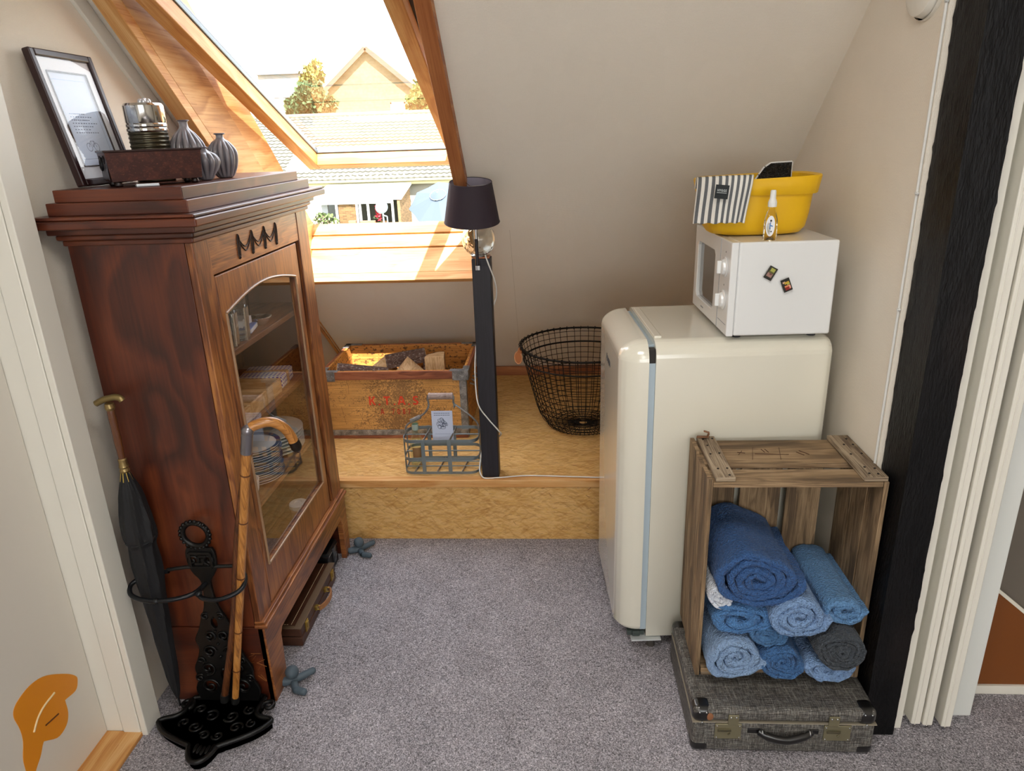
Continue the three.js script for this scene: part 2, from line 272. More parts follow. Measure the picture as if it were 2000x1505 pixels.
// ---------- roof window ----------
const WX0 = -1.13, WX1 = -0.355;
{
  const w = struct('window_1');
  const s = (x0, x1, r0, r1, o0, o1, b = 0.002) => onSlope(span(x0, x1, r0, r1, -o1, -o0, b));
  // plywood lining square to the roof
  mesh('lining_board', s(WX0 - 0.02, WX0, -0.02, 1.56, -0.005, 0.16), M.ply, w, { axis: 'z' });
  mesh('lining_board', s(WX1, WX1 + 0.02, -0.02, 1.56, -0.005, 0.16), M.ply, w, { axis: 'z' });
  mesh('lining_board', s(WX0, WX1, -0.022, 0, 0.035, 0.163), M.ply, w);
  mesh('sill_nosing', s(WX0, WX1, -0.024, 0.0015, -0.008, 0.034, 0.003), M.pine, w);
  mesh('lining_board', s(WX0, WX1, 1.54, 1.56, -0.005, 0.16), M.ply, w);
  // trim bars round the opening
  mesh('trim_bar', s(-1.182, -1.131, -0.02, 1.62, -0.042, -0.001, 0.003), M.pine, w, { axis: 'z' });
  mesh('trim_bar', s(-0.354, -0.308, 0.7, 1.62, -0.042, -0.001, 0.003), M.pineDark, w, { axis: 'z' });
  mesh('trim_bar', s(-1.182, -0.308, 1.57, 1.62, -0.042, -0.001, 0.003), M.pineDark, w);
  // fixed frame
  mesh('frame_jamb', s(WX0 - 0.045, WX0 - 0.006, -0.05, 1.55, 0.166, 0.3), M.pine, w, { axis: 'z' });
  mesh('frame_jamb', s(WX1 + 0.006, WX1 + 0.045, -0.05, 1.55, 0.166, 0.3), M.pine, w, { axis: 'z' });
  mesh('frame_sill', s(WX0 - 0.02, WX1 + 0.02, -0.05, 0.004, 0.168, 0.236, 0.003), M.pine, w);
  mesh('frame_sill', s(WX0 - 0.02, WX1 + 0.02, -0.05, 0.01, 0.239, 0.3, 0.003), M.pine, w);
  mesh('frame_head', s(WX0 - 0.04, WX1 + 0.04, 1.49, 1.55, 0.166, 0.3, 0.003), M.pine, w);
  const clad = mat(0x5d666c, 0.4, { metalness: 0.6 });
  mesh('cladding', [s(WX0 - 0.1, WX0 - 0.035, -0.06, 1.58, 0.3, 0.335), s(WX1 + 0.035, WX1 + 0.1, -0.06, 1.58, 0.3, 0.335), s(WX0 - 0.06, WX1 + 0.06, 1.48, 1.6, 0.3, 0.335)], clad, w, { axis: 'z' });
  // the open sash: its own plane, about 21 degrees off the roof
  const t = Math.atan2(0.931, 0.366), sash = struct('sash', w); sash.name = 'sash'; delete sash.userData.kind;
  sash.position.set(0, 1.491, -3.23); sash.rotation.x = t;
  const X0 = -1.092, X1 = -0.393, L = 1.42;
  const st = (x0, x1, a, b, o0, o1, bv = 0.003) => span(x0, x1, a, b, -o1, -o0, bv);
  mesh('stile', [st(X0, X0 + 0.052, 0, L, 0, 0.052)], M.pine, sash, { axis: 'y' });
  mesh('stile', [st(X1 - 0.052, X1, 0, L, 0, 0.052)], M.pine, sash, { axis: 'y' });
  mesh('rail', st(X0 + 0.0522, X1 - 0.0522, 0, 0.052, 0, 0.052), M.pine, sash);
  mesh('rail', st(X0 + 0.0522, X1 - 0.0522, L - 0.055, L, 0, 0.052), M.pine, sash);
  mesh('glazing_gasket', [st(X0 + 0.046, X0 + 0.056, 0.04, L - 0.04, 0.052, 0.066), st(X1 - 0.056, X1 - 0.046, 0.04, L - 0.04, 0.052, 0.066), st(X0 + 0.056, X1 - 0.056, 0.044, 0.058, 0.052, 0.066), st(X0 + 0.056, X1 - 0.056, L - 0.06, L - 0.046, 0.052, 0.066)], mat(0x6c7478, 0.4, { metalness: 0.5 }), sash, { axis: 'y' });
  mesh('sash_cladding', [st(X0 - 0.012, X0 + 0.046, -0.012, L, 0.054, 0.085), st(X1 - 0.046, X1 + 0.012, -0.012, L, 0.054, 0.085), st(X0 + 0.046, X1 - 0.046, -0.012, 0.042, 0.054, 0.085)], clad, sash, { axis: 'y' });
  mesh('glass_pane', [new THREE.PlaneGeometry(X1 - X0 - 0.1, L - 0.1).translate((X0 + X1) / 2, L / 2, -0.06)], M.glass, sash);
}
// timber post, black tarred, on the right
{
  const t = thing('timber_post', 'thick rough black-tarred timber post beside the white folding door', 'post');
  const g = new THREE.BoxGeometry(0.084, 2.23, 0.124, 10, 200, 14); g.translate(0.883, 1.115, -1.629);
  const gi = mergeVertices(new THREE.BufferGeometry().setAttribute('position', g.toNonIndexed().attributes.position)); gi.computeVertexNormals();
  const p = gi.attributes.position, nn = gi.attributes.normal;
  for (let i = 0; i < p.count; i++) { const x = p.getX(i), y = p.getY(i), z = p.getZ(i); const k = (N.fbm(x * 60 + z * 70, y * 14, 3) - 0.5) * 0.0025 + Math.max(0, N.fbm(x * 200 + z * 180 + 7, y * 60, 2) - 0.55) * 0.007 * clamp(N.v(y * 3, 3) * 2.2 - 0.7); p.setXYZ(i, x + nn.getX(i) * k, y + nn.getY(i) * k * 0.2, z + nn.getZ(i) * k); }
  gi.computeVertexNormals();
  const tar = tex(512, 512, (u, v) => { const k = N.fbm(u * 5, v * 20, 4, 5, 20), b = N.fbm(u * 2, v * 3, 2, 2, 3), q = clamp((b - 0.52) * 5) * 22; return [5 + k * 8 + q * 0.55, 5 + k * 7 + q * 0.38, 7 + k * 7 + q * 0.28]; }, 1.2, 4);
  mesh('post_shaft', gi, phys(0xffffff, 0.5, { specularIntensity: 0.45, map: tar, bumpMap: bumpTex(512, 512, (u, v) => 255 * N.fbm(u * 30, v * 60, 4, 30, 60), 2, 5), bumpScale: 0.002 }), t, { axis: 'y', keep: false, smooth: 0.9 });
}
{
  const c = thing('wall_cable', 'thin white cable clipped along the rear edge of the black post', 'cable');
  mesh('cord', [rod([0.8265, 0.05, -1.701], [0.8265, 2.2, -1.701], 0.0032, 8)], M.cable, c);
  for (const y of [0.71, 1.18, 1.45, 1.84, 2.1]) mesh('clip', [box(0.006, 0.007, 0.012, 0.8255, y, -1.699, 0.002), cyl(0.0022, 0.0022, 0.008, 0.823, y, -1.694, 8, 0, 0, Math.PI / 2)], M.cable, c);
}
{
  const l = thing('smoke_alarm', 'round white plastic disc fitting high on the right wall', 'alarm', [0.83, 1.89, -1.79]);
  mesh('housing', [lathe([[0, 0.03], [0.05, 0.029], [0.066, 0.022], [0.07, 0.008], [0.072, 0]], 40).rotateZ(Math.PI / 2)], M.whitePaint, l, { smooth: 0.6 });
  mesh('base_ring', [lathe([[0.074, 0.008], [0.076, 0.004], [0.076, 0], [0, 0]], 40).rotateZ(Math.PI / 2)], M.whitePaint, l, { smooth: 0.6 });
}
// unseen ceiling lamps above and behind the camera, placed to light the room
for (const [x, z] of [[0.0, -0.55], [0.35, 1.5]]) {
  const t = thing('unseen_ceiling_lamp', z < 0 ? 'unseen square opal ceiling lamp nearest the sloped ceiling, placed to light the platform' : 'unseen square opal ceiling lamp nearest the unseen back window, placed to light the room', 'lamp', [x, 2.45, z]);
  mesh('rim', [span(-0.32, 0.32, -0.05, 0, -0.32, -0.305), span(-0.32, 0.32, -0.05, 0, 0.305, 0.32), span(-0.32, -0.305, -0.05, 0, -0.305, 0.305), span(0.305, 0.32, -0.05, 0, -0.305, 0.305)], M.whitePaint, t);
  mesh('diffuser', [span(-0.305, 0.305, -0.046, -0.03, -0.305, 0.305)], mat(0xffffff, 0.6, { emissive: new THREE.Color().setRGB(1, 0.96, 0.9), emissiveIntensity: 1.2 }), t);
  const a = new THREE.RectAreaLight(new THREE.Color().setRGB(1, 0.96, 0.9), UNSEEN_LAMP, 0.6, 0.6); a.name = 'unseen_lamp_light'; a.rotation.x = -Math.PI / 2; a.position.y = -0.052; t.add(a);
}
// ---------- glazed cabinet ----------
const NTH = ['first', 'second', 'third', 'fourth', 'fifth', 'sixth', 'seventh', 'eighth', 'ninth', 'tenth', 'eleventh', 'twelfth'];
function rebase(t, [x, y, z]) { const seen = new Set(); t.traverse((o) => { if (o.isMesh && !seen.has(o.geometry)) { seen.add(o.geometry); o.geometry.translate(-x, -y, -z); } }); t.position.set(x, y, z); return t; }
const XB = -1.18, XF = -0.868, ZN = -1.655, ZF = -2.475;
{
  const c = thing('display_cabinet', 'tall dark wooden cabinet with glazed arched door and stepped cornice', 'cabinet');
  mesh('side_panel', span(XB, XF - 0.0205, 0.27, 1.39, ZN - 0.02, ZN), M.redWood, c, { axis: 'y' });
  mesh('side_panel', span(XB, XF - 0.0205, 0.27, 1.39, ZF, ZF + 0.02), M.redWood, c, { axis: 'y' });
  mesh('stile', span(XF - 0.02, XF, 0.27, 1.39, -1.737, ZN, 0.003), M.goldenWood, c, { axis: 'y' });
  mesh('stile', span(XF - 0.02, XF, 0.27, 1.39, ZF, -2.375, 0.003), M.goldenWood, c, { axis: 'y' });
  mesh('stile_edge', span(XF - 0.03, XF - 0.014, 0.27, 1.29, -2.375, -2.345, 0.001), M.redWood, c, { axis: 'y' });
  const fr = mesh('frieze_board', span(XF - 0.02, XF - 0.002, 1.291, 1.392, -2.375, -1.737, 0.002), M.goldenWood, c, { axis: 'z' });
  {
    // carved garland: four hanging loops joined by swags
    const g = [], zs = [-1.905, -1.997, -2.089, -2.18];
    zs.forEach((z, i) => {
      g.push(tube([[0, 1.362, z], [0, 1.371, z - 0.006], [0, 1.358, z - 0.01], [0, 1.325, z - 0.007], [0, 1.308, z - 0.002], [0, 1.307, z + 0.003], [0, 1.325, z + 0.004], [0, 1.35, z + 0.002]], 0.0028, 40, 6, true));
      g.push(ball(0.0045, 0, 1.31, z, 8));
      if (i < 3) for (const k of [0, 0.006]) g.push(tube([[0, 1.358 - k, z - 0.008], [0, 1.34 - k * 1.6, z - 0.03], [0, 1.334 - k * 2, z - 0.046], [0, 1.34 - k * 1.6, z - 0.064], [0, 1.36 - k, z - 0.088]], 0.002, 20, 6));
    });
    mesh('carved_garland', g.map((q) => q.translate(XF - 0.0015, 0, 0)), mat(0x22120a, 0.5), fr, { axis: 'z' });
  }
  mesh('back_panel', span(XB, XB + 0.012, 0.27, 1.39, ZF + 0.02, ZN - 0.02, 0), M.inside, c, { axis: 'y' });
  mesh('floor_board', span(XB + 0.012, XF - 0.021, 0.30, 0.32, ZF + 0.02, ZN - 0.02), M.inside, c, { axis: 'z' });
  for (const y of [1.06, 0.82, 0.578]) mesh('shelf', span(XB + 0.012, -0.9, y - 0.018, y, ZF + 0.021, ZN - 0.021, 0.002), M.inside, c, { axis: 'z' });
  // door
  const d = new THREE.Group(); d.name = 'door'; c.add(d);
  const hole = [[-1.766, 0.413], [-2.292, 0.413], [-2.292, 1.184]]; for (let i = 1; i <= 16; i++) { const k = i / 16; hole.push([lerp(-2.292, -1.766, k), 1.184 + 0.036 * Math.sin(Math.PI * k)]); }
  mesh('door_frame', put(ext(shapeOf([[-2.338, 0.292], [-1.741, 0.292], [-1.741, 1.287], [-2.338, 1.287]], [hole]), 0.02, 0.002).rotateY(-Math.PI / 2), XF - 0.001, 0, 0), M.goldenWood, d, { axis: 'y' });
  const bead = []; for (let i = 0; i < hole.length; i++) { const a = hole[i], b = hole[(i + 1) % hole.length]; bead.push(rod([XF + 0.0005, a[1], a[0]], [XF + 0.0005, b[1], b[0]], 0.0042, 6)); }
  mesh('glazing_bead', bead, phys(0x9a7a5c, 0.3, { clearcoat: 0.5 }), d, { axis: 'y' });
  mesh('glass_pane', [put(ext(shapeOf(hole.map(([z, y]) => [z * 1.002, y])), 0.0008).rotateY(-Math.PI / 2), XF - 0.008, 0, 0)], M.glass, d);
  // base with bracket feet
  mesh('plinth_side', span(XB, XF + 0.004, 0, 0.268, ZN - 0.022, ZN + 0.004, 0.002), M.redWood, c, { axis: 'x' });
  mesh('plinth_side', span(XB, XF + 0.004, 0, 0.268, ZF - 0.004, ZF + 0.022, 0.002), M.redWood, c, { axis: 'x' });
  const ap = [[ZN + 0.004, 0], [ZN + 0.004, 0.268], [ZF - 0.004, 0.268], [ZF - 0.004, 0], [-2.422, 0], [-2.418, 0.16], [-2.405, 0.186], [-1.765, 0.186], [-1.752, 0.17], [-1.744, 0]];
  mesh('plinth_front', put(ext(shapeOf(ap), 0.022, 0.002).rotateY(-Math.PI / 2), XF + 0.0085, 0, 0), M.goldenWood, c, { axis: 'z' });
  mesh('plinth_moulding', [span(XF - 0.02, XF + 0.02, 0.268, 0.28, ZF - 0.008, ZN + 0.008, 0.004), span(XF - 0.02, XF + 0.012, 0.28, 0.289, ZF - 0.002, ZN + 0.002, 0.003)], M.goldenWood, c, { axis: 'z' });
  const R = rng(8), sc = []; for (let i = 0; i < 9; i++) { const x = -0.93 + R() * 0.05, y = 0.09 + R() * 0.12; sc.push(bar([x, y, ZN + 0.0044], [x + 0.012 + R() * 0.02, y + (R() - 0.5) * 0.05, ZN + 0.0044], 0.0022, 0.0006, V(0, 0, 1), 0)); }
  mesh('scratch', sc, mat(0x96602e, 0.6), c);
  // cornice
  const cor = new THREE.Group(); cor.name = 'cornice'; c.add(cor);
  const lay = (x0, x1, y0, y1, z0, z1, b) => mesh('moulding', span(x0, x1, y0, y1, z1, z0, b), M.redWood, cor, { axis: 'z' });
  lay(XB - 0.006, XF + 0.008, 1.384, 1.398, ZN + 0.008, ZF - 0.008, 0.004);
  lay(XB - 0.014, XF + 0.016, 1.398, 1.412, ZN + 0.018, ZF - 0.018, 0.005);
  lay(XB - 0.026, XF + 0.026, 1.412, 1.427, ZN + 0.028, ZF - 0.028, 0.003);
  lay(-1.231, -0.822, 1.427, 1.447, -1.602, -2.575, 0.004);
  lay(-1.227, -0.827, 1.447, 1.456, -1.607, -2.57, 0.004);
  lay(-1.197, -0.852, 1.456, 1.486, -1.636, -2.496, 0.002);
  lay(-1.181, -0.866, 1.486, 1.515, -1.648, -2.43, 0.002);
  rebase(c, [-1.02, 0, -2.06]);
}
// what stands in the cabinet
{
  const prof = [[0, 0.004], [0.024, 0.004], [0.026, 0.001], [0.0265, 0.006], [0.033, 0.098], [0.0342, 0.098], [0.0282, 0], [0, 0]];
  const g = thing('drinking_glass', 'clear tumbler nearest the hinge corner on the upper cabinet shelf', 'glass', [-0.935, 1.0605, -1.815], 0, 'tumblers on the upper cabinet shelf');
  mesh('bowl', lathe(prof, 28), M.clear, g, { smooth: 0.5 });
  mesh('foot', lathe([[0, 0], [0.027, 0], [0.0275, 0.004], [0.024, 0.006], [0, 0.006]], 28), M.clear, g, { smooth: 0.5 });
  copy(g, 'clear tumbler in the middle of the front row on the upper shelf', [-0.932, 1.0605, -1.885], 0);
  copy(g, 'clear tumbler standing left of the blue booklet on the upper shelf', [-0.93, 1.0605, -1.955], 0);
  copy(g, 'clear tumbler in the back row, behind the front tumblers', [-1.01, 1.0605, -1.85], 0);
  copy(g, 'clear tumbler in the back row right of the blue booklet', [-1.05, 1.0605, -2.12], 0);
  copy(g, 'clear tumbler at the far right end of the upper shelf', [-1.06, 1.0605, -2.26], 0);
  const b = thing('booklet', 'pale blue booklet lying flat on the upper cabinet shelf', 'booklet', [-0.99, 1.0605, -2.05], 0.2);
  mesh('cover', [box(0.12, 0.016, 0.09, 0, 0.008, 0, 0.002)], mat(0x6f86c4, 0.5), b); mesh('pages', [box(0.118, 0.011, 0.0905, 0.002, 0.008, 0, 0.001)], mat(0xe8e8ec, 0.7), b);
  const b2 = thing('napkin_pack', 'white folded napkin pack propped on the pale blue booklet', 'napkins', [-1.0, 1.0785, -2.04], -0.1);
  mesh('stack', [box(0.1, 0.02, 0.1, 0, 0.011, 0, 0.003), box(0.097, 0.004, 0.097, 0.002, 0.0225, 0.001, 0.001)], mat(0xe3e6ee, 0.8), b2);
  const cr = thing('crystal_dish', 'small cut crystal dish right of the pale blue booklet', 'dish', [-0.945, 1.0605, -2.14]);
  mesh('bowl', lathe([[0, 0.006], [0.02, 0.006], [0.036, 0.024], [0.038, 0.024], [0.024, 0], [0, 0]], 14), M.clear, cr); mesh('rim', torus(0.037, 0.0012, 0, 0.024, 0, Math.PI / 2), M.clear, cr);
}
{
  const tray = (z, label) => { const t = thing('wooden_tray', label, 'tray', [-1.02, 0.8205, z], 0, 'small wooden trays on the middle cabinet shelf'); mesh('bottom', box(0.21, 0.005, 0.116, 0, 0.0025, 0, 0.001), M.beech, t); for (const s of [-1, 1]) { mesh('side', box(0.21, 0.047, 0.007, 0, 0.0245, s * 0.0555, 0.001), M.beech, t); mesh('end', box(0.007, 0.047, 0.1035, s * 0.1015, 0.0245, 0, 0.001), M.beech, t, { axis: 'z' }); } return t; };
  tray(-1.735, 'leftmost small beech tray on the middle cabinet shelf'); tray(-1.858, 'small beech tray holding forks, second from the left'); tray(-1.981, 'small beech tray holding knives, third from the left'); tray(-2.104, 'rightmost small beech tray, beside the spotted napkins');
  const f = thing('fork', 'steel fork lying on the left side of the second tray', 'fork', [-1.0, 0.8265, -1.835], 0, 'cutlery in the wooden trays');
  mesh('handle', [bar([-0.08, 0.004, 0], [0.02, 0.004, 0], 0.008, 0.003, V(0, 0, 1))], M.steel, f); mesh('head', [box(0.024, 0.003, 0.018, 0.032, 0.004, 0, 0.001), ...[-0.007, -0.0023, 0.0023, 0.007].map((z) => bar([0.044, 0.004, z], [0.07, 0.006, z], 0.0024, 0.002, V(0, 0, 1), 0))], M.steel, f);
  copy(f, 'steel fork lying in the middle of the second tray', [-1.005, 0.8265, -1.858], 0.1); copy(f, 'steel fork lying on the right side of the second tray', [-1.0, 0.8265, -1.885], -0.06);
  const k = thing('table_knife', 'steel table knife lying on the left of the third tray', 'knife', [-1.01, 0.8265, -1.965], 0.05, 'cutlery in the wooden trays');
  mesh('handle', [bar([-0.08, 0.004, 0], [0.0, 0.004, 0], 0.009, 0.004, V(0, 0, 1))], M.black, k); mesh('blade', [bar([0.0, 0.004, 0], [0.075, 0.004, 0.002], 0.012, 0.0015, V(0, 0, 1), 0.0004)], M.steel, k);
  copy(k, 'steel table knife lying on the right of the third tray', [-1.0, 0.8265, -1.998], -0.08);
  const n = thing('spotted_napkins', 'folded white napkins with violet spots right of the trays', 'napkins', [-1.0, 0.8205, -2.245], 0.08);
  mesh('stack', box(0.15, 0.045, 0.13, 0, 0.0225, 0, 0.006), mat(0xffffff, 0.8, { map: canvasTex(128, 128, (g, w, h) => { g.fillStyle = '#d8cfc4'; g.fillRect(0, 0, w, h); g.fillStyle = '#4a3aa0'; for (let i = 0; i < 4; i++) for (let j = 0; j < 4; j++) { g.beginPath(); g.arc(16 + i * 32, 16 + j * 32, 9, 0, 7); g.fill(); } }, 18, 18) }), n);
  mesh('wrapper_band', box(0.152, 0.046, 0.03, 0, 0.0225, 0, 0.004), mat(0xc8a070, 0.6), n);
}
{
  const pl = (r) => [[0, 0.003], [r * 0.6, 0.003], [r * 0.97, 0.0115], [r, 0.0125], [r * 0.99, 0.0095], [r * 0.62, 0], [0, 0]];
  const rim = (r) => [[r * 0.86, 0.0104], [r * 0.985, 0.0127], [r * 1.002, 0.0126], [r * 1.001, 0.0118], [r * 0.86, 0.0092]];
  const china = phys(0xe6e7ea, 0.15), blue = phys(0x1f3564, 0.2), white = phys(0xdcdcd6, 0.15);
  const p = thing('dinner_plate', 'blue rimmed plate at the bottom of the left plate stack', 'plate', [-0.985, 0.5785, -2.015], 0, 'blue rimmed plates stacked on the lower cabinet shelf');
  mesh('body', lathe(pl(0.093), 40), china, p, { smooth: 0.4 }); mesh('blue_rim', lathe(rim(0.093), 40), blue, p, { smooth: 0.4 });
  for (let i = 1; i < 13; i++) copy(p, i === 12 ? 'blue rimmed plate on top of the left plate stack' : 'blue rimmed plate, ' + NTH[i] + ' from the bottom of the left plate stack', [-0.985 + 0.003 * Math.sin(i * 2.1), 0.5785 + i * 0.0088, -2.015 + 0.003 * Math.cos(i * 1.7)], i);
  const q = thing('large_plate', 'larger white plate at the bottom of the right plate stack', 'plate', [-1.02, 0.5785, -2.24], 0, 'white plates stacked on the lower cabinet shelf');
  mesh('body', lathe(pl(0.118), 44), white, q, { smooth: 0.4 }); mesh('rim_line', lathe(rim(0.118), 44), white, q, { smooth: 0.4 });
  for (let i = 1; i < 6; i++) copy(q, i === 5 ? 'larger white plate on top of the right plate stack' : 'larger white plate, ' + NTH[i] + ' from the bottom of the right plate stack', [-1.02 + 0.003 * Math.sin(i * 3.1), 0.5785 + i * 0.0125, -2.24], i);
  const c = thing('cup', 'small white china cup left of the blue rimmed plates', 'cup', [-0.945, 0.5785, -1.87], 2.4);
  mesh('bowl', lathe([[0, 0.006], [0.018, 0.006], [0.03, 0.03], [0.035, 0.062], [0.037, 0.062], [0.033, 0.03], [0.022, 0], [0, 0]], 32), china, c, { smooth: 0.5 }); mesh('handle', tube([[0.034, 0.05, 0], [0.05, 0.048, 0], [0.05, 0.03, 0], [0.031, 0.02, 0]], 0.0032, 16, 8), china, c);
  const j = thing('lidded_jar', 'small round jar with a white lid on the cabinet floor', 'jar', [-0.93, 0.3205, -2.19]);
  mesh('jar_body', lathe([[0, 0], [0.028, 0], [0.031, 0.006], [0.031, 0.04], [0.026, 0.046], [0, 0.046]], 28), phys(0xb08a6c, 0.25), j, { smooth: 0.5 }); mesh('lid', lathe([[0.031, 0.045], [0.033, 0.049], [0.033, 0.062], [0.029, 0.066], [0.014, 0.067], [0.012, 0.063], [0, 0.063]], 28), phys(0xdedfe0, 0.3), j, { smooth: 0.5 });
}
// ---------- on top of the cabinet ----------
const TOP = 1.5155;
{
  const f = thing('picture_frame', 'dark framed print leaning against the left wall on the cabinet', 'picture', [-1.15, TOP + 0.003, -1.832]); f.rotation.z = 0.19;
  const W = 0.236, H = 0.318, b = 0.017;
  const frm = mat(0x2a1516, 0.35);
  for (const s of [-1, 1]) mesh('frame_side', [span(-0.012, 0.008, 0, H, s * (W / 2 - b / 2) - b / 2, s * (W / 2 - b / 2) + b / 2, 0.004)], frm, f, { axis: 'y' });
  mesh('frame_rail', [span(-0.012, 0.008, 0, b, -W / 2 + b, W / 2 - b, 0.004)], frm, f, { axis: 'z' }); mesh('frame_rail', [span(-0.012, 0.008, H - b, H, -W / 2 + b, W / 2 - b, 0.004)], frm, f, { axis: 'z' });
  const iz = W / 2 - b - 0.026, iy0 = b + 0.03, iy1 = H - b - 0.03;
  mesh('backing', span(-0.0125, -0.006, 0.004, H - 0.004, -W / 2 + 0.004, W / 2 - 0.004, 0.001), mat(0x8a6a48, 0.8), f);
  mesh('passe_partout', [put(ext(shapeOf([[-W / 2 + b, b], [W / 2 - b, b], [W / 2 - b, H - b], [-W / 2 + b, H - b]], [[[-iz, iy0], [iz, iy0], [iz, iy1], [-iz, iy1]]]), 0.0025).rotateY(-Math.PI / 2), -0.001, 0, 0)], mat(0xd9dade, 0.8), f, { axis: 'y' });
  mesh('inner_fillet', [bar([0, iy0, -iz], [0, iy1, -iz], 0.004, 0.003), bar([0, iy0, iz], [0, iy1, iz], 0.004, 0.003), bar([0, iy0, -iz], [0, iy0, iz], 0.004, 0.003, V(1, 0, 0)), bar([0, iy1, -iz], [0, iy1, iz], 0.004, 0.003, V(1, 0, 0))], frm, f, { axis: 'y' });
  const print = canvasTex(512, 768, (g, w, h) => {
    g.fillStyle = '#c9d6ea'; g.fillRect(0, 0, w, h); g.strokeStyle = '#5c6680'; g.fillStyle = '#55607c'; g.lineWidth = 2; g.strokeRect(40, 60, w - 80, h - 120);
    g.font = '22px serif'; for (let i = 0; i < 7; i++) { const L = 200 + (i * 97) % 160; for (let x = 0; x < L; x += 26 + (i * 7) % 12) g.fillRect(90 + x, 330 + i * 26, 16 + (x * 7 % 9), 7); }
    g.lineWidth = 4; g.beginPath(); g.arc(190, 610, 34, 0, 7); g.moveTo(324, 610); g.arc(290, 610, 34, 0, 7); g.moveTo(190, 610); g.lineTo(225, 560); g.lineTo(275, 560); g.lineTo(290, 610); g.moveTo(225, 560); g.lineTo(245, 610); g.lineTo(275, 560); g.stroke();
  });
  const pg = new THREE.PlaneGeometry(2 * iz, iy1 - iy0).rotateY(Math.PI / 2).translate(-0.0032, (iy0 + iy1) / 2, 0);
  mesh('print', [pg], mat(0xffffff, 0.7, { map: print }), f, { keep: true });
  mesh('glass_pane', [new THREE.PlaneGeometry(W - 2 * b, H - 2 * b).rotateY(Math.PI / 2).translate(0.003, H / 2, 0)], M.glass, f);
}
{
  const t = thing('tin_box', 'small dark red footed tin chest with worn ornament on the cabinet', 'box', [-1.012, TOP, -1.80], 0.70); t.scale.setScalar(0.9);
  const red = mat(0xffffff, 0.4, { metalness: 0.25, map: tex(512, 256, (u, v) => { const a = N.fbm(u * 14, v * 10, 4, 14, 10), s = Math.sin(u * 60 + 6 * N.v(u * 12, v * 12, 12, 12)) * Math.sin(v * 50 + 5 * N.v(u * 10 + 4, v * 10, 10, 10)), k = clamp((a - 0.42) * 3) * 18 + (s > 0.72 ? 16 : 0) + (N.v(u * 90, v * 60, 90, 60) > 0.93 ? 45 : 0); return [58 + k, 24 + k * 0.7, 19 + k * 0.45]; }, 5, 8) });
  const taper = (w0, w1, d0, d1, h, y) => { const g = new THREE.BoxGeometry(1, h, 1, 1, 1, 1), p = g.attributes.position; for (let i = 0; i < p.count; i++) { const up = p.getY(i) > 0; p.setX(i, p.getX(i) * (up ? w1 : w0)); p.setZ(i, p.getZ(i) * (up ? d1 : d0)); } g.computeVertexNormals(); return g.translate(0, y, 0); };
  mesh('body', [taper(0.228, 0.242, 0.12, 0.13, 0.076, 0.052)], red, t);
  mesh('lip', [box(0.248, 0.006, 0.136, 0, 0.091, 0, 0.002)], mat(0x2b1511, 0.4, { metalness: 0.4 }), t);
  const pew = mat(0x4d4a52, 0.45, { metalness: 0.5 });
  for (const x of [-0.1185, 0.1185]) mesh('end_plate', [box(0.002, 0.066, 0.1, x, 0.052, 0, 0.001)], pew, t, { axis: 'y' });
  mesh('end_handle', [torus(0.014, 0.003, -0.124, 0.058, 0, 0, Math.PI / 2, 0, 20, 8), ball(0.005, -0.122, 0.072, 0, 8), ...[-0.03, 0.03].map((z) => torus(0.009, 0.002, -0.121, 0.07, z, 0, Math.PI / 2, 0, 16, 6))], mat(0x1c1a1e, 0.4, { metalness: 0.5 }), t);
  for (const [x, z] of [[-0.098, 0.044], [0.098, 0.044], [-0.098, -0.044], [0.098, -0.044]]) mesh('foot', [lathe([[0, 0], [0.008, 0], [0.011, 0.005], [0.008, 0.011], [0.009, 0.015], [0, 0.015]], 14, x, 0, z)], mat(0x241311, 0.35), t);
  const c = thing('paper_slip', 'small white paper card tucked beneath the tin chest', 'card', [-0.99, TOP, -1.725], 0.6);
  mesh('card', [box(0.05, 0.003, 0.04, 0, 0.0018, 0, 0.0008)], mat(0xdfe6ee, 0.7), c); mesh('fold', [box(0.05, 0.003, 0.008, 0, 0.0045, 0.012, 0.0008)], mat(0xe6ecf2, 0.7), c);
}
{
  const t = thing('storage_tin', 'ribbed olive metal canister with a shiny silver lid', 'canister', [-1.097, TOP, -1.965]); t.scale.set(0.81, 1, 0.81);
  const pts = [[0, 0], [0.058, 0], [0.06, 0.003]]; for (let i = 0; i < 11; i++) { const y = 0.012 + i * 0.0108; pts.push([0.06, y], [0.0622, y + 0.003], [0.0622, y + 0.0055], [0.06, y + 0.0085]); } pts.push([0.06, 0.132], [0, 0.132]);
  mesh('canister_body', lathe(pts, 48), phys(0x4c4636, 0.3, { metalness: 0.75 }), t, { smooth: 0.5 });
  mesh('lid', lathe([[0.061, 0.128], [0.0635, 0.131], [0.0635, 0.136], [0.0615, 0.139], [0.0635, 0.142], [0.0635, 0.147], [0.0615, 0.15], [0.063, 0.153], [0.063, 0.194], [0.058, 0.2], [0, 0.2]], 48), mat(0xc3c2bf, 0.14, { metalness: 1 }), t, { smooth: 0.5 });
  mesh('lid_knob', [...[0, 1, 2, 3, 4].map((i) => ball(0.0085, 0.008 + 0.013 * Math.cos(i * 1.257), 0.204, 0.013 * Math.sin(i * 1.257), 10)), ball(0.009, 0.008, 0.206, 0, 10)], mat(0xd5d5d8, 0.3, { metalness: 0.6 }), t);
}
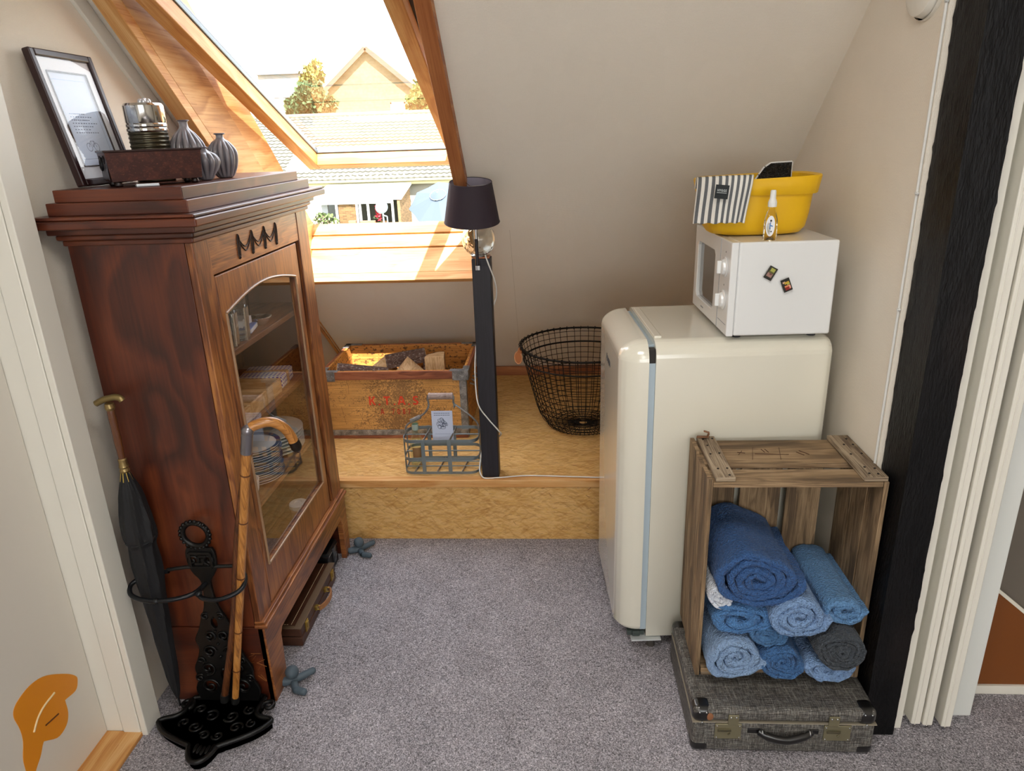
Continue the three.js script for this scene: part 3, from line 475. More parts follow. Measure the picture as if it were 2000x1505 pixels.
function gourd(name, label, x, z, prof, ribs, depth, turn) {
  const t = thing(name, label, 'vase', [x, TOP, z], turn, 'ribbed gourd vases on the cabinet');
  const S = ribs * 10, P = new THREE.CatmullRomCurve3(prof.map(([r, y]) => V(r, y, 0))).getPoints(46), pos = [], col = [], idx = [], A = [0.045, 0.042, 0.055], B = [0.235, 0.22, 0.24];
  P.forEach((p) => { for (let j = 0; j <= S; j++) { const a = j / S * Math.PI * 2, c = Math.abs(Math.cos(a * ribs / 2)), k = Math.pow(c, 0.7), q = clamp((p.x - 0.012) / 0.02), r = p.x * (1 - depth * q * (1 - k)), w = clamp(lerp(1, 1 - q * Math.pow(1 - k, 0.8), 1)); pos.push(r * Math.cos(a), p.y, r * Math.sin(a)); for (let m = 0; m < 3; m++) col.push(lerp(A[m], B[m], w)); } });
  for (let i = 0; i < P.length - 1; i++) for (let j = 0; j < S; j++) { const a = i * (S + 1) + j, b = a + S + 1; idx.push(a, b, a + 1, b, b + 1, a + 1); }
  let g = new THREE.BufferGeometry(); g.setAttribute('position', new THREE.Float32BufferAttribute(pos, 3)); g.setAttribute('color', new THREE.Float32BufferAttribute(col, 3)); g.setIndex(idx); g.computeVertexNormals();
  const m = new THREE.Mesh(g, phys(0xffffff, 0.28, { vertexColors: true, clearcoat: 0.4, clearcoatRoughness: 0.25 })); m.name = 'body'; t.add(m);
  const n = prof[prof.length - 1]; mesh('lip', [torus(n[0] + 0.0005, 0.0018, 0, n[1], 0, Math.PI / 2, 0, 0, 28, 8)], phys(0x57525c, 0.3), t);
  return t;
}
gourd('gourd_vase', 'largest ribbed grey vase, half hidden behind the tin chest', -1.028, -2.03, [[0.001, 0.001], [0.026, 0.001], [0.044, 0.025], [0.052, 0.06], [0.046, 0.095], [0.028, 0.122], [0.013, 0.138], [0.0115, 0.15], [0.014, 0.156]], 13, 0.16, 0.3);
gourd('gourd_vase', 'small squat ribbed grey vase beside the tin chest', -0.94, -1.935, [[0.001, 0.001], [0.014, 0.001], [0.024, 0.014], [0.038, 0.036], [0.041, 0.05], [0.032, 0.066], [0.014, 0.076], [0.01, 0.081], [0.012, 0.084]], 12, 0.18, 0);
gourd('gourd_vase', 'slim ribbed grey vase standing at the right end of the three', -0.944, -2.06, [[0.001, 0.001], [0.02, 0.001], [0.033, 0.02], [0.042, 0.05], [0.04, 0.075], [0.024, 0.097], [0.011, 0.107], [0.01, 0.115], [0.013, 0.119]], 14, 0.16, 0.1);
// ---------- umbrella stand and what leans in it ----------
function spiral(cx, cy, z, r0, r1, a0, turns, tr, n = 36) { const p = []; for (let i = 0; i <= n; i++) { const k = i / n, a = a0 + turns * Math.PI * 2 * k, r = lerp(r0, r1, k); p.push([cx + r * Math.cos(a), cy + r * Math.sin(a), z]); } return tube(p, tr, n, 6); }
{
  const t = thing('umbrella_stand', 'black cast-iron umbrella stand with pierced scrollwork back and dished foot', 'umbrella stand');
  const cx = -0.988, iron = M.blackIron;
  // foot: shaped tray, outline in (x, -z)
  const s = new THREE.Shape(); s.moveTo(-0.115, 1.628); s.lineTo(0.1, 1.636);
  s.bezierCurveTo(0.105, 1.6, 0.085, 1.575, 0.115, 1.56); s.bezierCurveTo(0.13, 1.552, 0.15, 1.56, 0.156, 1.545); s.bezierCurveTo(0.13, 1.49, 0.06, 1.47, 0.035, 1.45); s.bezierCurveTo(0.03, 1.42, 0.02, 1.4, -0.002, 1.398);
  s.bezierCurveTo(-0.026, 1.4, -0.036, 1.425, -0.045, 1.452); s.bezierCurveTo(-0.08, 1.468, -0.155, 1.49, -0.178, 1.535); s.bezierCurveTo(-0.17, 1.552, -0.15, 1.548, -0.135, 1.558); s.bezierCurveTo(-0.11, 1.575, -0.125, 1.605, -0.115, 1.628);
  const out = s.getPoints(12);
  mesh('tray', put(ext(s, 0.022, 0.004, { curveSegments: 10 }).rotateX(Math.PI / 2).scale(1, 1, -1), cx, 0.024, 0).clone(), iron, t);
  mesh('tray_rim', tube(out.slice(0, -1).map((p) => [cx + p.x, 0.03, -p.y]), 0.0075, 150, 7, true), iron, t);
  const orn = []; for (const m of [-1, 1]) { for (const [x, y, r, a, n] of [[0.03, 1.56, 0.022, 0, 1.4], [0.075, 1.585, 0.018, 2, 1.3], [0.06, 1.52, 0.02, 4, 1.4], [0.02, 1.49, 0.016, 1, 1.3], [0.1, 1.535, 0.016, 3, 1.2]]) { const g = spiral(x * m, 0, 0, 0.003, r, a * m, n * m, 0.0035, 24).rotateX(Math.PI / 2); orn.push(g.translate(cx, 0.0285, -y)); } }
  for (let i = 0; i < 5; i++) orn.push(put(new THREE.SphereGeometry(0.012, 10, 6).scale(0.5, 0.35, 1.4), cx + (i - 2) * 0.012, 0.026, -1.44 - Math.abs(i - 2) * 0.004));
  mesh('tray_ornament', orn, iron, t);
  for (const m of [-1, 1]) mesh('tray_scroll', [spiral(0, 0, 0, 0.004, 0.022, m > 0 ? 2.5 : 0.6, 1.25 * m, 0.0065, 30).rotateX(-Math.PI / 2).translate(cx + m * 0.125, 0.03, -1.602)], iron, t);
  // pierced back
  const z = -1.625, half = [[0.088, 0.03], [0.098, 0.07], [0.085, 0.11], [0.088, 0.15], [0.07, 0.19], [0.062, 0.225], [0.068, 0.25], [0.05, 0.29], [0.036, 0.33], [0.022, 0.365], [0.014, 0.42], [0.016, 0.455], [0.03, 0.475], [0.04, 0.5], [0.042, 0.545], [0.036, 0.56]];
  const sm = new THREE.CatmullRomCurve3(half.map(([x, y]) => V(x, y, 0))).getPoints(60).map((p) => [p.x, p.y]);
  const o = [...sm.map(([x, y]) => [cx + x, y]), ...sm.slice().reverse().map(([x, y]) => [cx - x, y])];
  const hole = (x, y, rx, ry, n = 14) => Array.from({ length: n }, (_, i) => [cx + x + rx * Math.cos(-i / n * 6.283), y + ry * Math.sin(-i / n * 6.283)]);
  const hs = []; for (const m of [-1, 1]) hs.push(hole(m * 0.05, 0.085, 0.018, 0.022), hole(m * 0.045, 0.15, 0.016, 0.018), hole(m * 0.03, 0.21, 0.012, 0.018), hole(m * 0.022, 0.265, 0.009, 0.016), hole(m * 0.022, 0.52, 0.009, 0.016)); hs.push(hole(0, 0.12, 0.012, 0.024), hole(0, 0.31, 0.009, 0.018));
  mesh('back_plate', put(ext(shapeOf(o, hs), 0.01, 0.002), 0, 0, z - 0.004), iron, t);
  const sc = []; for (const m of [-1, 1]) for (const [x, y, r, a, n] of [[0.05, 0.085, 0.027, 0, 1.5], [0.046, 0.15, 0.024, 2.5, 1.4], [0.03, 0.212, 0.02, 0.5, 1.4], [0.02, 0.268, 0.016, 2, 1.3], [0.022, 0.335, 0.012, 1, 1.2], [0.024, 0.522, 0.017, 2, 1.3], [0.076, 0.115, 0.014, 1, 1.2], [0.062, 0.18, 0.012, 3, 1.2]]) sc.push(spiral(cx + x * m, y, z + 0.007, 0.003, r, m > 0 ? a : Math.PI - a, n * m, 0.0036, 26));
  for (let i = 0; i < 7; i++) sc.push(ball(0.006 - i * 0.0005, cx, 0.06 + i * 0.045, z + 0.008, 10));
  mesh('scrollwork', sc, iron, t);
  // key-pattern block and ring handle at the top
  const kb = []; for (const [a, b, c, d] of [[-0.03, 0.5, 0.03, 0.5], [-0.03, 0.545, 0.03, 0.545], [-0.03, 0.5, -0.03, 0.545], [0.03, 0.5, 0.03, 0.545], [-0.018, 0.512, 0.006, 0.512], [0.006, 0.512, 0.006, 0.53], [-0.006, 0.535, 0.018, 0.535], [-0.006, 0.52, -0.006, 0.535]]) kb.push(bar([cx + a, b, z + 0.008], [cx + c, d, z + 0.008], 0.006, 0.008, V(0, 0, 1), 0.001));
  mesh('key_pattern', kb, iron, t);
  mesh('ring_handle', [torus(0.036, 0.0075, cx - 0.004, 0.6, z, 0, 0, 0, 40, 8), ...Array.from({ length: 22 }, (_, i) => ball(0.0055, cx - 0.004 + 0.042 * Math.cos(i * 0.2856), 0.6 + 0.042 * Math.sin(i * 0.2856), z + 0.003, 8))], iron, t);
  mesh('cross_bar', [tube([[cx - 0.105, 0.488, z + 0.004], [cx - 0.04, 0.497, z + 0.002], [cx + 0.04, 0.499, z + 0.002], [cx + 0.095, 0.503, z + 0.004]], 0.0055, 20, 7)], mat(0x2a2a2a, 0.35, { metalness: 0.5 }), t);
  mesh('hoop', [tube([[cx + 0.09, 0.5, z + 0.006], [cx + 0.128, 0.487, z + 0.026], [cx + 0.13, 0.468, z + 0.06], [cx + 0.08, 0.452, z + 0.085], [cx + 0.02, 0.444, z + 0.07], [cx - 0.004, 0.442, z + 0.035], [cx, 0.445, z]], 0.0065, 44, 8), ball(0.01, cx + 0.004, 0.446, z + 0.055, 10)], mat(0x202226, 0.3, { metalness: 0.5 }), t);
  mesh('hoop', [tube([[cx - 0.1, 0.485, z + 0.006], [cx - 0.17, 0.472, z + 0.01], [cx - 0.2, 0.458, z + 0.032], [cx - 0.185, 0.447, z + 0.062], [cx - 0.11, 0.44, z + 0.08], [cx - 0.02, 0.441, z + 0.05], [cx, 0.445, z]], 0.0065, 44, 8), ball(0.009, cx - 0.105, 0.44, z + 0.08, 10)], mat(0x202226, 0.3, { metalness: 0.5 }), t);
  rebase(t, [cx, 0, -1.58]);
}
{
  const t = thing('umbrella', 'furled black umbrella with a brown shaft and brass T-handle in the stand', 'umbrella', [-1.135, 0.028, -1.6], 0);
  t.rotation.z = -0.004;
  mesh('shaft', [rod([0, 0, 0], [0, 0.83, 0], 0.004, 8)], M.steel, t);
  mesh('handle_shaft', lathe([[0.008, 0.805], [0.0085, 0.83], [0.0105, 0.87], [0.0095, 0.9], [0.0105, 0.93], [0.009, 0.955], [0, 0.955]], 16), phys(0x5a3216, 0.25, { clearcoat: 0.6 }), t, { smooth: 0.6 });
  mesh('collar', [lathe([[0.0105, 0.775], [0.013, 0.78], [0.0105, 0.787], [0.0125, 0.792], [0.0105, 0.8], [0.011, 0.812], [0.0085, 0.815]], 18), lathe([[0.0095, 0.95], [0.0125, 0.957], [0.011, 0.968], [0, 0.972]], 18)], mat(0x9a8458, 0.35, { metalness: 0.85 }), t, { smooth: 0.5 });
  mesh('crook', tube([[-0.034, 0.968, 0], [-0.026, 0.972, 0], [-0.012, 0.978, 0], [0.004, 0.982, 0], [0.02, 0.985, 0], [0.032, 0.982, 0], [0.037, 0.975, 0]], 0.0085, 30, 10), mat(0x8c7a50, 0.4, { metalness: 0.8 }), t);
  // furled cloth: pleats wound round the shaft
  const prof = [[0.01, 0.775], [0.014, 0.76], [0.026, 0.72], [0.033, 0.67], [0.038, 0.62], [0.04, 0.585], [0.037, 0.57], [0.033, 0.56], [0.034, 0.5], [0.031, 0.4], [0.026, 0.3], [0.021, 0.2], [0.015, 0.1], [0.008, 0.045], [0.004, 0.03]];
  const P = new THREE.CatmullRomCurve3(prof.map(([r, y]) => V(r, y, 0))).getPoints(90), S = 64, pos = [], idx = [];
  P.forEach((p) => { for (let j = 0; j <= S; j++) { const a = j / S * 6.28318, tw = p.y * 5, q = Math.sin(a * 8 + tw * 2) * 0.07 + Math.sin(a * 16 + tw * 3 + 1) * 0.04 + (N.fbm(Math.cos(a) * 2 + 5, Math.sin(a) * 2 + p.y * 14, 3) - 0.5) * 0.22; const r = p.x * (1 + q); pos.push(r * Math.cos(a), p.y, r * Math.sin(a)); } });
  for (let i = 0; i < P.length - 1; i++) for (let j = 0; j < S; j++) { const a = i * (S + 1) + j, b = a + S + 1; idx.push(a, a + 1, b, b, a + 1, b + 1); }
  const g = new THREE.BufferGeometry(); g.setAttribute('position', new THREE.Float32BufferAttribute(pos, 3)); g.setIndex(idx); g.computeVertexNormals();
  const cl = phys(0x0d0e12, 0.7, { sheen: 0.4, sheenColor: new THREE.Color(0x30323a), sheenRoughness: 0.5 });
  mesh('furled_cloth', g, cl, t, { smooth: 1.0 });
  mesh('closing_strap', [torus(0.036, 0.0035, 0, 0.575, 0, Math.PI / 2 + 0.12, 0, 0, 28, 6)], cl, t);
  mesh('rib_tip', Array.from({ length: 8 }, (_, i) => rod([0.009 * Math.cos(i * 0.785), 0.78, 0.009 * Math.sin(i * 0.785)], [0.016 * Math.cos(i * 0.785), 0.752, 0.016 * Math.sin(i * 0.785)], 0.0015, 5)), M.brass, t);
}
{
  const a = V(-0.962, 0.05, -1.603), b = V(-0.7645, 0.935, -1.56), at = (k) => a.clone().lerp(b, k);
  const t = thing('walking_cane', 'golden bamboo walking cane with a curved handle and silver collar', 'walking cane');
  const bam = phys(0xffffff, 0.38, { map: woodTex(0x7a4a1c, 0xb27634, 0xc88e4c, 0.5, 0.05, { w: 512, h: 128, ring: 2, seed: 51, fine: 0.8 }), clearcoat: 0.3 });
  const ks = [0, 0.13, 0.29, 0.5, 0.7, 0.86, 0.98]; for (let i = 0; i < ks.length - 1; i++) mesh('cane_section', [rod(at(ks[i]), at(ks[i + 1]), 0.0098 + i * 0.0004, 14, 0.0102 + i * 0.0004)], bam, t, { axis: 'y' });
  const nrm = mat(0x5a3010, 0.5); ks.slice(1, -1).forEach((k, i) => mesh('node_ring', rod(at(k - 0.002), at(k + 0.002), 0.0112 + i * 0.0004, 14), nrm, t));
  mesh('ferrule', [rod(at(-0.012), at(0.012), 0.0115, 14)], mat(0x181818, 0.5), t);
  const H = tube([b.clone().add(V(0.006, 0.006, -0.004)), V(-0.742, 0.947, -1.572), V(-0.714, 0.948, -1.585), V(-0.69, 0.93, -1.597), V(-0.676, 0.9, -1.607), V(-0.672, 0.878, -1.612)], 0.0128, 40, 14);
  mesh('crook', H, bam, t, { axis: 'x' });
  mesh('collar', [rod(at(0.93), at(1.0), 0.0145, 16), ball(0.016, b.x + 0.001, b.y, b.z, 14)], mat(0x8d8a90, 0.28, { metalness: 0.9 }), t);
  mesh('tip_cap', [rod([-0.6725, 0.884, -1.611], [-0.669, 0.866, -1.615], 0.0142, 14), ball(0.0142, -0.669, 0.866, -1.615, 12), rod([-0.669, 0.862, -1.615], [-0.667, 0.848, -1.617], 0.0035, 8, 0.001)], mat(0x2c241e, 0.35, { metalness: 0.6 }), t);
  rebase(t, [-0.962, 0.03, -1.603]);
  const u = thing('walking_stick', 'dark brown slim walking stick leaning behind the golden bamboo cane', 'walking stick');
  const c = V(-0.999, 0.05, -1.612), e = V(-0.788, 0.86, -1.586), dk = phys(0xffffff, 0.45, { map: woodTex(0x2e160a, 0x5c3218, 0x7c4a26, 0.4, 0.05, { w: 512, h: 128, ring: 2, seed: 57 }) });
  mesh('shaft', [tube([c, c.clone().lerp(e, 0.35).add(V(0.006, 0, 0)), c.clone().lerp(e, 0.7).add(V(-0.004, 0, 0)), e], 0.0105, 40, 12)], dk, u, { axis: 'y' });
  mesh('knob', [ball(0.014, e.x, e.y, e.z, 12)], dk, u); mesh('ferrule', [rod([-1.002, 0.036, -1.6125], [-0.996, 0.062, -1.6115], 0.0125, 12)], mat(0x181818, 0.5), u);
  rebase(u, [-0.999, 0.03, -1.612]);
}
// ---------- under the cabinet ----------
{
  const rub = mat(0x46545e, 0.6);
  const cap = (a, b, r, r2) => [rod(a, b, r, 14, r2), ball(r, ...a, 14), ball(r2, ...b, 14)];
  const t = thing('door_stop', 'grey rubber door stop with ball head at the near foot of the cabinet', 'door stop', [-0.835, 0, -1.722], 0.12);
  mesh('body', [...cap([-0.034, 0.016, 0.006], [0.004, 0.018, 0], 0.013, 0.015)], rub, t); mesh('head', [ball(0.021, 0.002, 0.047, 0, 20)], rub, t);
  mesh('limb', cap([0.006, 0.017, 0], [0.056, 0.02, -0.032], 0.012, 0.0105), rub, t); mesh('limb', cap([0.004, 0.015, 0.004], [0.018, 0.012, 0.038], 0.0125, 0.0115).concat(cap([0.018, 0.012, 0.038], [0.044, 0.012, 0.05], 0.0115, 0.011)), rub, t);
  copy(t, 'grey rubber door stop with ball head at the far foot of the cabinet', [-0.82, 0, -2.465], 0.2);
}
{
  const t = thing('briefcase', 'slim brown leather case with brass clasps lying beneath the cabinet', 'case');
  const lea = phys(0xffffff, 0.45, { map: tex(256, 256, (u, v) => { const k = N.fbm(u * 8, v * 8, 4, 8, 8) * 26 + (N.v(u * 100, v * 100, 100, 100) - 0.5) * 8; return [62 + k, 36 + k * 0.7, 24 + k * 0.5]; }, 4, 4) });
  mesh('lower_shell', [rbox(0.27, 0.036, 0.385, 0.005, -0.996, 0.0195, -2.085, 2)], lea, t); mesh('lid_shell', [rbox(0.27, 0.034, 0.385, 0.005, -0.996, 0.0565, -2.085, 2)], lea, t);
  mesh('edge_binding', [span(-0.885, -0.8595, 0.0715, 0.0752, -2.278, -1.892, 0.0012), span(-1.12, -0.885, 0.0715, 0.0752, -1.906, -1.892, 0.0012)], mat(0x6c5844, 0.5), t);
  const st = []; for (let z = -2.265; z < -1.915; z += 0.0085) st.push(box(0.0016, 0.0012, 0.005, -0.9, 0.0742, z, 0)); for (let x = -1.1; x < -0.905; x += 0.0085) st.push(box(0.005, 0.0012, 0.0016, x, 0.0742, -1.913, 0)); mesh('stitching', st, mat(0xd6c6a2, 0.8), t, { kind: 'stuff' });
  for (const z of [-1.945, -2.235]) { const c = mesh('clasp', [span(-0.862, -0.8575, 0.028, 0.068, z - 0.013, z + 0.013, 0.0015)], M.brass, t); mesh('clasp_catch', [span(-0.858, -0.8545, 0.044, 0.064, z - 0.008, z + 0.008, 0.0015)], M.brass, c); }
  for (const z of [-2.04, -2.145]) mesh('handle_mount', [span(-0.862, -0.853, 0.04, 0.056, z - 0.009, z + 0.009, 0.002), torus(0.009, 0.0022, -0.849, 0.048, z, 0, 0, 0, 18, 8)], M.brass, t);
  const hp = new THREE.CatmullRomCurve3([V(-0.846, 0.048, -2.035), V(-0.834, 0.05, -2.05), V(-0.824, 0.052, -2.0925), V(-0.834, 0.05, -2.135), V(-0.846, 0.048, -2.15)]).getPoints(20), hg = []; for (let i = 0; i < 20; i++) hg.push(bar(hp[i], hp[i + 1], 0.02, 0.006, V(0, 1, 0), 0.0015)); mesh('handle', hg, mat(0x9c6a42, 0.5), t);
  rebase(t, [-0.996, 0, -2.085]);
  const b = thing('black_case', 'black case with a silver buckle behind the brown leather case', 'case');
  mesh('shell', [rbox(0.24, 0.098, 0.115, 0.006, -1.01, 0.0495, -2.355, 2)], mat(0x0e0e10, 0.5), b); mesh('trim_strip', [span(-1.12, -0.888, 0.08, 0.086, -2.2975, -2.2955, 0.0005), span(-0.8905, -0.887, 0.08, 0.086, -2.41, -2.3, 0.0005)], M.steel, b); mesh('buckle', [span(-0.8895, -0.882, 0.03, 0.094, -2.37, -2.345, 0.002), torus(0.012, 0.002, -0.881, 0.06, -2.357, 0, Math.PI / 2, 0, 16, 6)], mat(0x6a6c70, 0.35, { metalness: 0.8 }), b);
  rebase(b, [-1.01, 0, -2.355]);
}
// ---------- refrigerator and what stands on it ----------
function clampX(g, x0) { const p = g.attributes.position; for (let i = 0; i < p.count; i++) if (p.getX(i) < x0) p.setX(i, x0); g = g.toNonIndexed ? (g.index ? g.toNonIndexed() : g) : g; g.computeVertexNormals(); return g; }
function roundRect(x0, x1, y0, y1, rt, rb) { const s = new THREE.Shape(); s.moveTo(x0 + rb, y0); s.lineTo(x1 - rb, y0); s.absarc(x1 - rb, y0 + rb, rb, -Math.PI / 2, 0); s.lineTo(x1, y1 - rt); s.absarc(x1 - rt, y1 - rt, rt, 0, Math.PI / 2); s.lineTo(x0 + rt, y1); s.absarc(x0 + rt, y1 - rt, rt, Math.PI / 2, Math.PI); s.lineTo(x0, y0 + rb); s.absarc(x0 + rb, y0 + rb, rb, Math.PI, Math.PI * 1.5); return s; }
const FR = [0.27, 0, -1.9];
{
  const t = thing('refrigerator', 'cream retro refrigerator with rounded door standing beside the wooden crate', 'refrigerator', FR, 0.06);
  const enamel = phys(0xe2dfd0, 0.2, { clearcoat: 1, clearcoatRoughness: 0.17 });
  let b = ext(roundRect(0, 0.49, 0.05, 1.045, 0.05, 0.006), 0.535, 0, { bevelEnabled: true, bevelThickness: 0.032, bevelSize: 0.028, bevelOffset: -0.028, bevelSegments: 6, curveSegments: 14 }).rotateY(Math.PI / 2); // x along depth, z = -shape x
  b = clampX(b.translate(-0.05, 0, 0), 0.013); mesh('cabinet_body', b, enamel, t, { smooth: 0.7 });
  let d = ext(roundRect(0.0, 0.49, 0.066, 1.044, 0.06, 0.03), 0.2, 0, { bevelEnabled: true, bevelThickness: 0.075, bevelSize: 0.052, bevelOffset: -0.052, bevelSegments: 12, curveSegments: 14 }).rotateY(-Math.PI / 2).scale(1, 1, 1); // extrude towards -x
  d.translate(0, 0, -0.49); { const p = d.attributes.position; for (let i = 0; i < p.count; i++) { let x = p.getX(i); x = Math.max(x, -0.275) + 0.188; if (x > -0.006) x = -0.006; p.setX(i, x); } }
  d = d.index ? d.toNonIndexed() : d; d.computeVertexNormals(); mesh('door', d, enamel, t, { smooth: 0.7 });
  mesh('door_gasket', [span(-0.0065, 0.0135, 0.075, 0.985, -0.477, -0.006, 0.002), span(-0.0065, 0.0135, 0.98, 1.03, -0.45, -0.04, 0.002)], mat(0xa9b9c4, 0.45), t);  // gasket; its blue-grey tone also stands for a reflection in the seam
  mesh('hinge_cover', [span(-0.006, 0.0125, 0.975, 1.026, -0.03, -0.0065, 0.002)], mat(0x1a1410, 0.4), t);
  mesh('hinge_strip', [rbox(0.022, 0.008, 0.36, 0.0035, 0.027, 1.0465, -0.235, 3)], enamel, t);
  mesh('hinge_bracket', [span(-0.035, 0.062, 0.043, 0.048, -0.06, 0.012, 0.001)], mat(0xcfd4d6, 0.35, { metalness: 0.4 }), t); mesh('kick_plate', [span(-0.045, 0.01, 0.049, 0.066, -0.46, -0.012, 0.001), span(-0.03, -0.004, 0.049, 0.068, -0.03, -0.004, 0.004)], mat(0x36403e, 0.6), t);
  for (const [x, z] of [[0.035, -0.025], [0.035, -0.46], [0.46, -0.03], [0.46, -0.46]]) mesh('foot', [cyl(0.014, 0.013, 0.045, x, 0.0225, z, 16)], mat(0x55504c, 0.5), t);
  const lg = []; // badge on the door front: slanting dark script, as far as it can be made out
  const y0 = 0.0, sx = -0.0875; for (const [a, b2, c, d2] of [[0.028, 0, 0.02, -0.02], [0.02, -0.02, 0.034, -0.023], [0.04, -0.004, 0.05, -0.02], [0.05, -0.02, 0.046, -0.004], [0.056, -0.006, 0.06, -0.022], [0.06, -0.022, 0.07, -0.006], [0.074, -0.006, 0.078, -0.022], [0.08, -0.006, 0.094, -0.008], [0.094, -0.008, 0.084, -0.024], [0.098, -0.008, 0.104, -0.024]]) lg.push(bar([sx, 0.935 + b2, -0.31 + a], [sx, 0.935 + d2, -0.31 + c], 0.0026, 0.002, V(0, 0, 1), 0));
  mesh('badge', lg, mat(0x3a3c40, 0.4), t, { label: 'dark slanting script badge' });
}
{
  const t = thing('microwave', 'white microwave oven with two dials standing on the refrigerator', 'microwave', [0.474, 1.046, -1.915], 0.035);
  const w = phys(0xe4e6e6, 0.28, { clearcoat: 0.6, clearcoatRoughness: 0.12 }), D = 0.415, H = 0.258, W = 0.285, y = 0.012;
  mesh('casing', [rbox(W - 0.02, H, D, 0.006, 0.02 + (W - 0.02) / 2, y + H / 2, -D / 2, 3)], w, t);
  const f = [[-D, 0], [0, 0], [0, H], [-D, H]], h = [[-0.165, 0.05], [-0.165, 0.2], [-0.178, 0.212], [-0.365, 0.212], [-0.378, 0.2], [-0.378, 0.05], [-0.365, 0.038], [-0.178, 0.038]];
  mesh('front_bezel', put(ext(shapeOf(f, [h]), 0.02, 0.003).rotateY(-Math.PI / 2), 0.0195, y, 0), w, t);
  mesh('door_split', [bar([-0.0008, y + 0.003, -0.105], [-0.0008, y + H - 0.003, -0.105], 0.002, 0.002), bar([-0.0008, y + 0.03, -0.095], [-0.0008, y + 0.03, -0.012], 0.0016, 0.0016, V(1, 0, 0))], mat(0x9a9fa6, 0.5), t, { axis: 'y' });
  mesh('window_glass', [span(0.01, 0.013, y + 0.036, y + 0.214, -0.38, -0.162, 0)], phys(0x2a2622, 0.12, { clearcoat: 1, clearcoatRoughness: 0.04 }), t);
  mesh('window_mesh', [span(0.013, 0.016, y + 0.036, y + 0.214, -0.38, -0.162, 0)], mat(0x4a443c, 0.6), t);
  for (const k of [0.185, 0.093]) { const g = mesh('dial', [lathe([[0, 0.013], [0.016, 0.0125], [0.02, 0.01], [0.0215, 0.004], [0.028, 0.002], [0.028, 0], [0, 0]], 32).rotateZ(Math.PI / 2).translate(-0.001, y + k, -0.052)], w, t, { smooth: 0.6 }); mesh('dial_grip', [rbox(0.014, 0.036, 0.009, 0.003, -0.017, y + k, -0.052, 2)], w, g); }
  mesh('dial_mark', [box(0.001, 0.004, 0.004, -0.0006, y + 0.226, -0.052, 0)], mat(0x55585c, 0.5), t); mesh('dial_mark', [box(0.001, 0.004, 0.004, -0.0006, y + 0.135, -0.052, 0)], mat(0x55585c, 0.5), t);
  mesh('maker_mark', [0, 1, 2, 3, 4, 5].map((i) => box(0.001, 0.0042, 0.0036, -0.0007, y + 0.018, -0.3 + i * 0.0055, 0)), mat(0x8a8e94, 0.5), t, { kind: 'stuff' });
  for (const [x, z] of [[0.04, -0.04], [0.04, -0.37], [0.25, -0.04], [0.25, -0.37]]) mesh('foot', [cyl(0.012, 0.014, 0.013, x, 0.0065, z, 14)], mat(0x2a2c30, 0.6), t);
  const mag = (x, yy, r, label, cols) => { const m = thing('fridge_magnet', label, 'magnet', [x, yy, -1.9115], 0.035); m.rotation.z = r; const art = canvasTex(64, 96, (g, W2, H2) => { g.fillStyle = '#1d1a10'; g.fillRect(0, 0, W2, H2); cols.forEach(([c, a, b, q, s]) => { g.fillStyle = c; g.fillRect(a, b, q, s); }); }); mesh('plate', [box(0.024, 0.036, 0.0016, 0, 0, 0, 0.0008)], mat(0x1d1a10, 0.4), m); mesh('picture', [new THREE.PlaneGeometry(0.0225, 0.0345).translate(0, 0, 0.00095)], mat(0xffffff, 0.35, { map: art }), m, { keep: true }); };
  mag(0.58, 1.233, -0.5, 'small dark magnet with a yellow-green top, upper of the two on the microwave', [['#a8a84c', 16, 8, 36, 26], ['#5a5a24', 10, 34, 44, 12], ['#9a7468', 8, 48, 44, 30], ['#6a4038', 24, 46, 20, 14]]);
  mag(0.625, 1.2, 0.4, 'small magnet with a red lower half, lower of the two on the microwave', [['#d8b090', 8, 16, 20, 14], ['#c8a030', 20, 22, 36, 18], ['#b0b048', 36, 34, 22, 14], ['#e08858', 14, 50, 40, 12], ['#8a1a0e', 14, 62, 40, 24], ['#e0a090', 46, 54, 12, 26]]);
}
function loft(rings, n, cap = true) { // rings: [halfW, y, halfD, exponent, cx, cz]
  const pos = [], idx = [];
  for (const [a, y, b, e, cx = 0, cz = 0] of rings) for (let j = 0; j <= n; j++) { const t = j / n * Math.PI * 2, c = Math.cos(t), s = Math.sin(t); pos.push(cx + a * Math.sign(c) * Math.pow(Math.abs(c), 2 / e), y, cz + b * Math.sign(s) * Math.pow(Math.abs(s), 2 / e)); }
  for (let i = 0; i < rings.length - 1; i++) for (let j = 0; j < n; j++) { const a = i * (n + 1) + j, b = a + n + 1; idx.push(a, b, a + 1, b, b + 1, a + 1); }
  const g = new THREE.BufferGeometry(); g.setAttribute('position', new THREE.Float32BufferAttribute(pos, 3)); g.setIndex(idx); g.computeVertexNormals(); return g;
}
const MT = 1.316; // top of the microwave
